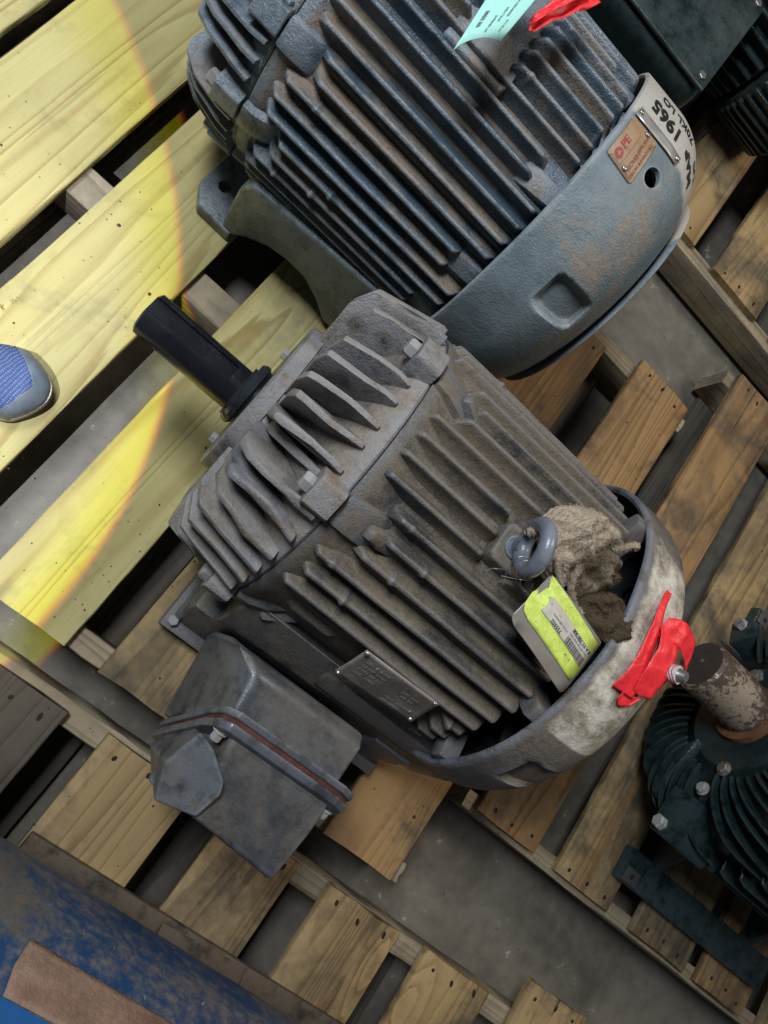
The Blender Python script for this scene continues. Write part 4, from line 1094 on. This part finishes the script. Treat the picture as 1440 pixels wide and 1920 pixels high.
def ss(s, t, lift=0.):
    u = (SS[0][0] * (1 - s) + SS[1][0] * s) * (1 - t) + (SS[3][0] * (1 - s) + SS[2][0] * s) * t
    a = (SS[0][1] * (1 - s) + SS[1][1] * s) * (1 - t) + (SS[3][1] * (1 - s) + SS[2][1] * s) * t
    return c2(u, a, .0030 + lift)
sso = wrap_sheet('metal_strip', [(0, 0), (1, 0), (1, 1), (0, 1)], ss, .0, .0010, M['silver'], m2)
for s_, t_ in ((.5, .06), (.5, .95)):
    p = ss(s_, t_, .0006); q = ss(s_, t_, .01); disc_head('rivet', p, q - p, .0038, .0030, M['zinc'], sso)
# marker handwriting: reads from the back towards the rim, letter tops towards -theta
def mark(s_, size, u0, th0, stretch=1., slant=.12, bold=.0012, dth=0.):
    def fn(x, y):
        wob = .0006 * noise.noise(Vector((x * 140, y * 140, 1)))
        return c2(u0 - x * stretch + slant * 0 + wob, th0 - math.degrees((y - slant * x) / .29) + dth * x, .0007)
    return text('marker_writing', s_, size, fn, M['marker'], m2, bold)
mark('1965', .044, .212, 17.4, .72, .10, .0017)
mark('MAP', .029, .268, 12.0, .70, .05, .0013, 75.)
mark('70KL LO', .033, .236, 25.6, .62, .06, .0009)
mark('US', .026, .275, 19.5, .7, .0, .0008, 60.)

# bring the round castings of motor 2 to their true girth about the shaft line
for o in list(m2.children):
    if o.type == 'MESH' and not o.name.startswith(('foot', 'side_skirt')):
        for ob in [o] + list(o.children):
            for v in ob.data.vertices: v.co.y *= .93; v.co.z = H2 + (v.co.z - H2) * .93
# mint tag and red tape hanging on motor 2
t2 = root('inventory_tag', 'mint green paper tag with small print bent over the fins of the top motor', 'tag', (0, .890, -.004), .02)
A2 = [(-.0850, -.205, .583), (-.0530, -.151, .590), (-.0550, -.060, .596), (-.098, -.112, .590)]
def t2p(s, t, lift=0.):
    a = Vector(A2[0]).lerp(Vector(A2[1]), t); b_ = Vector(A2[3]).lerp(Vector(A2[2]), t); p = a.lerp(b_, s * 1.9)
    p = p + Vector((0, 0, .006 * math.sin(t * PI) * (1 - min(1, s * 2)) - .003 * (1 - s) ** 3)); return p + Vector((0, 0, lift))
wrap_sheet('card', [(0, 0), (.035, .06), (.05, .22), (.045, .50), (.02, .80), (0, 1), (1, 1), (1, 0)], t2p, 0, .0006, M['cyan'], t2, 6)
def t2t(s_, sz, s0, t0, bold=.0001): return text('printed_text', s_, sz, lambda x, y: t2p(s0 + x / .20, t0 + y / .062, .0010), M['inkgrey'], t2, bold)
t2t('002 3320M', .0066, .17, .16, .0002); t2t('Desc 4200 MTR 40', .0042, .10, .42); t2t('Part # 7 11234 4', .0042, .20, .54); t2t('RETURN LINE 2 14', .0042, .25, .66); t2t('Line 20 1 6 44', .0042, .09, .74)
b2 = bmesh.new(); x = .22; rb = random.Random(8)
while x < .44:
    w = rb.choice((.004, .007, .010)); b2.faces.new([b2.verts.new(t2p(a, q, .0010)) for a, q in ((x, .50), (x + w, .50), (x + w, .62), (x, .62))]) if False else None; x += w + .006
b2.free()
tz2 = root('flagging_tape', 'crumpled red flagging tape knotted beside the mint tag on the top motor', 'tape', (0, .890, 0), .02, 'red plastic flagging tape on the motors')
ribbon([(-.040, -.082, .566), (-.034, -.066, .574), (-.026, -.040, .580), (-.018, -.010, .582), (-.010, .020, .584)], [(.9, -.4, 0), (.8, -.5, .1), (.8, -.5, .2), (.8, -.5, .1), (.8, -.5, 0)], .030, 11, tz2, taper=lambda s: .45 + .75 * s, curl=.007)
ribbon([(-.042, -.080, .572), (-.036, -.056, .584), (-.028, -.030, .590), (-.020, .005, .588)], [(.8, -.4, .2), (.7, -.4, .5), (.8, -.5, .4), (.8, -.5, .2)], .020, 17, tz2, taper=lambda s: .4 + .9 * s, curl=.006)

# ================================================================== MOTOR 3 (dark green, right)
m3 = root('electric_motor', 'dark green electric motor at the right with thick bare rusty shaft', 'electric motor', (-.033, .496, 0), 0., 'old electric motors standing on the pallets')
H3 = .262; G = M['green']
lathe('shaft', [(.948, 0), (.948, .046), (.954, .0515), (1.15, .0515)], H3, M['bare_shaft'], m3, 56, ang=30, yo=.012)
lathe('shaft_face', [(.9465, .0), (.9465, .004), (.9478, .0445)], H3, mat_cast('dark_shaft_face', (.045, .038, .032), (.06, .05, .04), (.03, .02, .015), .5, .7, .7, .5, (.06, .05, .04), .2, .0003, 0), m3, 40, yo=.012, cap=False)
disc_head('centre_hole', (.9462, .018, H3 + .004), (-1, 0, 0), .0035, .0010, M['wire'], m3)
lathe('rust_collar', [(1.088, .050), (1.088, .066), (1.10, .068), (1.12, .068)], H3, mat_plain('rust_orange_collar', (.13, .055, .024), .7, 0, .3, 60, .0006), m3, 48, yo=.006)
lathe('end_shield', [(1.100, .07), (1.098, .118), (1.104, .125), (1.108, .150), (1.118, .19), (1.14, .225), (1.17, .245), (1.20, .250)], H3, G, m3, 120)
lathe('stator_frame', [(1.20, .2505), (1.74, .2505), (1.75, .24), (1.75, .1)], H3, G, m3, 120)
for i in range(52):
    a = -180 + i * 360 / 52
    if min(abs(a - L) for L in (-101, 117, -20, 40)) < 6.5: continue
    poly = [(p.x, p.y) for p in spline([(1.099, .135, 0), (1.092, .165, 0), (1.093, .205, 0), (1.103, .242, 0), (1.126, .270, 0), (1.160, .283, 0), (1.195, .285, 0)], 3)] + [(1.195, .245), (1.15, .22), (1.12, .17)]
    radial_fin(m3, G, H3, D(a), poly, .005, i, bend=2.2 if -150 < a < -20 else 1.2, rlo=.14, rhi=.28, root_flare=1.5, bv=.0012)
for i in range(40):
    a = -180 + i * 9
    prism('cooling_fin', [(1.205, .245), (1.205, .286), (1.22, .292), (1.70, .292), (1.72, .286), (1.72, .245)], lambda u, r, t, a=a: (u, r * math.sin(D(a) + t * .0028 / r), H3 + r * math.cos(D(a) + t * .0028 / r)), -1, 1, G, m3, .0012, 1)
for a in (-101, 117, -20, 40):
    lug(m3, G, H3, D(a), 1.088, 1.20, .20, .302 if a < -50 else .262, .05, bm=M['bolt'], br=.015)
for (y, z, r) in ((-.175, -.014, .0115), (-.122, .010, .0125), (.098, -.022, .0125)):
    c = Vector((1.099, y, H3 + z)); hexbolt('cap_bolt', c, (-1, 0, 0), r, .010, M['zinc'] if r > .0121 or z < -.025 else M['bolt'], m3, r * 1.25)
disc_head('grease_fitting', (1.100, -.095, H3 - .085), (-1, -.3, .2), .006, .012, M['zinc'], m3)
quad_block('raised_rib', [(1.10, -.085, H3 - .06), (1.085, -.08, H3 - .07), (1.085, -.095, H3 - .085), (1.10, -.10, H3 - .075)], [(1.12, -.215, H3 - .11), (1.10, -.21, H3 - .12), (1.10, -.215, H3 - .135), (1.12, -.225, H3 - .13)], G, m3, .003)
for sg in (-1, 1):
    rail = box('foot', (1.245, 1.74, min(sg * .280, sg * .352), max(sg * .280, sg * .352), .0005, .026), G, m3, .004)
    for ux in (1.30, 1.62): quad_block('foot_web', [(ux, sg * .31, .024), (ux, sg * .16, .024), (ux, sg * .16, .12), (ux, sg * .20, .12)], [(ux + .02, sg * .31, .024), (ux + .02, sg * .16, .024), (ux + .02, sg * .16, .12), (ux + .02, sg * .20, .12)], G, m3, .004)
    box('foot_pad', (1.250, 1.290, sg * .333 - .016, sg * .333 + .016, .0263, .0300), mat_plain('dull_foot_paint', (.05, .052, .05), .5), rail, .0015)
    disc_head('foot_hole_shade', (1.270, sg * .333, .0302), (0, 0, 1), .0055, .0008, M['hole'], rail)  # flat black disc in place of the bolt hole's shaded inside

for o in list(m3.children):
    if o.type == 'MESH' and not o.name.startswith(('foot', 'shaft', 'centre')):
        for ob in [o] + list(o.children):
            if ob.data.users > 1 and ob.data.get('scaled'): continue
            for v in ob.data.vertices: v.co.y *= .90; v.co.z = H3 + (v.co.z - H3) * .90
# ================================================================== MOTOR 4 (dark green, top right)
m4 = root('electric_motor', 'dark green electric motor in the top right corner with smooth terminal box', 'electric motor', (0, 1.86, 0), 0., 'old electric motors standing on the pallets')
H4 = .23; GB = M['green_box']
lathe('stator_frame', [(-.25, .1), (-.25, .20), (.36, .20), (.36, .1)], H4, G, m4, 80)
for i in range(44):
    a = -180 + i * 360 / 44
    prism('cooling_fin', [(-.24, .19), (-.24, .228), (.35, .228), (.35, .19)], lambda u, r, t, a=a: (u, r * math.sin(D(a) + t * .003 / r), H4 + r * math.cos(D(a) + t * .003 / r)), -1, 1, G, m4, .0012, 1)
lathe('fan_cowl', [(.361, .215), (.365, .232), (.50, .232), (.53, .215), (.545, .17), (.546, .02)], H4, G, m4, 96)
for i in range(60):
    a = i * 6
    prism('cowl_rib', [(.372, .230), (.372, .240), (.515, .239), (.535, .215), (.53, .21), (.50, .228)], lambda u, r, t, a=a: (u, r * math.sin(D(a) + t * .004 / r), H4 + r * math.cos(D(a) + t * .004 / r)), -1, 1, G, m4, .001, 1)
tb = box('terminal_box', (-.06, .262, -.50, -.19, .115, .285), GB, m4, .040, 6)
lid = box('box_lid', (-.055, .257, -.495, -.205, .2855, .294), GB, m4, .004, 3)
for x, y in ((.236, -.222), (.255, -.01), (-.040, -.47), (.236, -.475)):
    if y < -.1: hexbolt('lid_screw', (x, y, .2945), (0, 0, 1), .009, .006, M['zinc'], lid)
for sg in (-1, 1):
    box('foot', (-.05, .34, min(sg * .14, sg * .25), max(sg * .14, sg * .25), .0005, .028), G, m4, .004)
    quad_block('foot_web', [(-.03, sg * .24, .024), (-.03, sg * .1, .024), (-.03, sg * .1, .13)], [(.32, sg * .24, .024), (.32, sg * .1, .024), (.32, sg * .1, .13)], G, m4, .004)
# bright drift pin lying on the upper right boards
pin = tube('steel_pin', [(.388, 1.628, .0085), (.402, 1.70, .0085), (.414, 1.752, .0085)], .006, M['zinc'], None, 14)
tag(pin, 'short bright steel pin lying on the board beside the top right motor', 'pin')

# ================================================================== BLUE CASING (bottom left)
bc = root('blue_motor', 'scuffed blue painted motor casing with a bare rusty panel in the lower left corner', 'motor casing', (0, -.580, 0), 0.)
HB = .26
def bl_d(u, r, th):
    t = math.degrees(th if th < PI else th - 2 * PI)
    du = (u - .325) / .105; k_ = 0
    return u, r + .0015 * noise.noise(Vector((u * 6, th * 5, 2))) + .001 * noise.noise(Vector((u * 30, th * 20, 2)))
lathe('casing', [(.060, .1), (.060, .215), (.066, .232), (.085, .248), (.12, .2585), (.16, .260), (.40, .260), (.72, .260), (1.0, .258), (1.02, .24), (1.02, .1)], HB, M['bluepaint'], bc, 200, bl_d)
def blp(s, t, lift=0.):
    u = .215 + (.428 - .215) * s; a = 53.0 + 12.0 * t + (2. - 1.5 * s) * (t - .5)
    return Vector(cyl_pt(HB, .2605 + lift + .0008 * noise.noise(Vector((s * 6, t * 3, 1))), u, D(a)))
def rag_edge(p, k_):
    return (p[0] + .025 * noise.noise(Vector((p[0] * 9, p[1] * 9, k_))), p[1] + .05 * noise.noise(Vector((p[1] * 9, p[0] * 12, k_))))
pts = [rag_edge(p, 3.) for p in [(0, 0), (.2, 0), (.4, 0), (.6, 0), (.8, 0), (1, .05), (1.02, .3), (.98, .5), (1.0, .75), (.95, 1), (.8, 1), (.6, 1), (.4, 1), (.2, 1), (0, 1), (-.02, .5)]]
wrap_sheet('rusty_panel', pts, blp, .0006, .0020, M['rustplate'], bc, 4)
lathe('blue_band', [(.10, .2600), (.10, .2635), (.70, .2635), (.70, .2600)], HB, mat_plain('clean_blue_paint', (.010, .085, .26), .4, 0, .15, 30), bc, 10, th0=D(44.5), th1=D(51.5), closed_prof=True)
bs = quad_block('base_rail', [(.20, .09, .002), (.20, .222, .002), (.20, .222, .016), (.20, .09, .030)], [(1.0, .09, .002), (1.0, .228, .002), (1.0, .228, .016), (1.0, .09, .030)], M['brownsteel'], bc, .003)
quad_block('base_foot', [(.455, .12, .0205), (.455, .216, .0205), (.455, .17, .05), (.455, .12, .09)], [(.62, .12, .0205), (.62, .225, .0205), (.62, .18, .05), (.62, .12, .09)], M['brownsteel'], bc, .003)
quad_block('base_rail', [(.18, -.20, .002), (.18, -.09, .002), (.18, -.09, .03), (.18, -.20, .02)], [(1.0, -.20, .002), (1.0, -.09, .002), (1.0, -.09, .03), (1.0, -.20, .02)], M['brownsteel'], bc, .003)

# ================================================================== SHOE
sho = root('sneaker', 'blue knit running shoe toe at the left edge standing on the lit boards', 'shoe', (-.262, .150, 0), 0)
SD = Vector((math.cos(D(26)), math.sin(D(26)), 0)); SN = Vector((-SD.y, SD.x, 0))   # toe points along SD
def shoe_w(t):   # half width along the length, t=0 toe, t=1 heel
    return .0540 * (min(1., (t / .16)) ** .5 if t < .16 else 1) * (1 - .20 * math.sin(PI * min(1, max(0, (t - .25) / .55)))) * ((1 - max(0, (t - .88) / .12) ** 2) ** .5 if t > .88 else 1)
def shoe_pt(t, q, prof):
    """q in 0..1 from right round the top to left"""
    w = max(.001, shoe_w(max(.001, t)) if t > 0 else .001)
    return w
L_ = .285
def ring_shoe(name, z0, z1, grow, mat, topf=None):
    n = 72; V = []; F = []
    pts = []
    for i in range(n):
        a = 2 * PI * i / n
        t = .5 - .5 * math.cos(a); sgn = 1 if math.sin(a) >= 0 else -1
        w = shoe_w(max(t, 1e-4)) if 0 < t < 1 else 0
        pts.append((t, sgn * w if i not in (0, n // 2) else 0))
    out = []
    for lay, (z, g) in enumerate(((z0, grow - .002), ((z0 + z1) / 2, grow), (z1, grow - .0015))):
        for (t, w) in pts:
            cx, cy = -t * L_ , w
            dl = Vector((-(t - .5) * 2, w / .045, 0)); dl = dl.normalized() if dl.length else dl
            p = SD * (cx + .045 + dl.x * g) + SN * (cy + dl.y * g)
            lift = .010 * max(0, (1 - t / .15)) if t < .15 else 0
            V.append((p.x, p.y, z + lift))
    for l in range(2):
        for i in range(n): F.append((l * n + i, l * n + (i + 1) % n, (l + 1) * n + (i + 1) % n, (l + 1) * n + i))
    F.append(tuple(range(n))[::-1]); F.append(tuple(range(2 * n, 3 * n)))
    return mk(name, V, F, mat, sho, 50)
ring_shoe('outsole', .0006, .008, .0045, M['soledark']); ring_shoe('midsole', .0082, .026, .005, M['sole'])
def upper(name, t0, t1, mat, off, zb=.024):
    nu, nv = 46, 26
    def fn(s, q):
        t = t0 + (t1 - t0) * s; w = shoe_w(max(t, .0015)) + .001
        hgt = .026 + .030 * min(1, t / .30) ** .8 + .030 * max(0, min(1, (t - .30) / .35))
        if t < .10: hgt *= (max(t, .0) / .10) ** .45
        a = PI * q
        p = SD * (-t * L_ + .045) + SN * (math.cos(a) * w * (1 + .05 * math.sin(a)))
        z = zb + hgt * math.sin(a) ** .8 + (.010 * max(0, 1 - t / .15))
        n_ = Vector((0, 0, 1))
        return Vector((p.x, p.y, z)) + (SN * math.cos(a) + Vector((0, 0, 1)) * math.sin(a)) * off
    return grid(name, nu, nv, fn, mat, sho, .0012, 60)
upper('knit_upper', .002, .66, M['knit'], 0.)
def toe_cap():
    nu, nv = 40, 30
    def fn(s, q):
        a = PI * q; lim = .075 + .16 * abs(math.cos(a)) ** 1.5
        t = .001 + (lim - .001) * s; w = shoe_w(max(t, .0015)) + .001
        hgt = .026 + .030 * min(1, t / .30) ** .8
        if t < .10: hgt *= (max(t, .0) / .10) ** .45
        p = SD * (-t * L_ + .045) + SN * (math.cos(a) * w * (1 + .05 * math.sin(a)))
        z = .024 + hgt * math.sin(a) ** .8 + (.010 * max(0, 1 - t / .15))
        o = (SN * math.cos(a) + Vector((0, 0, 1)) * math.sin(a)) * .0016 + SD * .0010
        return Vector((p.x, p.y, z)) + o
    return grid('toe_cap', nu, nv, fn, M['toe'], sho, .0010, 60)
toe_cap()
def heel():
    nu, nv = 30, 26
    def fn(s, q):
        t = .66 + .335 * s; w = shoe_w(min(t, .9985)) + .001; a = PI * q
        # open collar: the sides rise but do not meet
        e = (q - .5) * 2; a2 = PI * .5 * (1 + (1 if e > 0 else -1) * (.42 + .58 * abs(e))) if True else a
        hgt = .086 + .010 * s
        p = SD * (-t * L_ + .045) - SN * (math.cos(a2) * w)
        return Vector((p.x, p.y, .024 + hgt * math.sin(a2) ** .8))
    for sgn in (0, 1):
        grid('heel_quarter', nu, nv, (lambda s, q, g=sgn: fn(s, q * .499 + .5001 * g)), M['knit'], sho, .003, 60)
heel()
for i in range(5):
    t = .34 + .06 * i
    z = .026 + .030 + .030 * max(0, min(1, (t - .30) / .35)) + .028
    tube('lace', spline([SD * (-t * L_ + .045) + SN * -.020 + Vector((0, 0, z - .004)), SD * (-t * L_ + .043) + Vector((0, 0, z + .001)), SD * (-t * L_ + .045) + SN * .020 + Vector((0, 0, z - .004))], 5), .0024, M['toe'], sho, 8)

# ================================================================== litter: splinters and dirt crumbs on the boards
def litter():
    V = []; F = []; rnd = random.Random(12)
    for _ in range(520):
        x = rnd.uniform(-.6, 1.7); y = rnd.uniform(-1.0, 1.3) if rnd.random() < .88 else rnd.uniform(-.17, .06); r = rnd.uniform(.0006, .0022) * (1 if rnd.random() < .9 else 1.8); z = -.1295 if (-.17 < y < -.125 or (x > .8 and -.17 < y < .06)) else .0012
        if -.195 < y < -.17 or (-.125 < y < -.12): continue
        b0 = len(V); a = rnd.uniform(0, PI)
        for k_ in range(5): V.append((x + r * math.cos(a + k_ * 1.256) * rnd.uniform(.6, 1.4), y + r * math.sin(a + k_ * 1.256) * rnd.uniform(.6, 1.4), z))
        V.append((x, y, z + r * rnd.uniform(.4, .9)))
        for k_ in range(5): F.append((b0 + k_, b0 + (k_ + 1) % 5, b0 + 5))
    o = mk('dirt_crumbs', V, F, mat_plain('dirt_crumb', (.05, .035, .022), .9, 0, .4, 300)); o['kind'] = 'stuff'
    tag(o, 'small dark crumbs of dirt scattered over the pallet boards', 'dirt')
litter()
straw = root('dry_straw', 'few pale dry grass stalks sticking out of the gap between the lit boards', 'straw', (-.40, .27, -.04))
for i in range(6):
    a = -.9 + i * .16; L0 = .05 + .01 * (i % 3)
    tube('stalk', spline([(0, .01 * i * .3, 0), (.014 * math.cos(a) , L0 * .5 * math.sin(a) - .002 * i, .020), (.022 + .02 * math.cos(a), L0 * math.sin(a), .046)], 5), .0006, M['wood_torch_tint'], straw, 5)
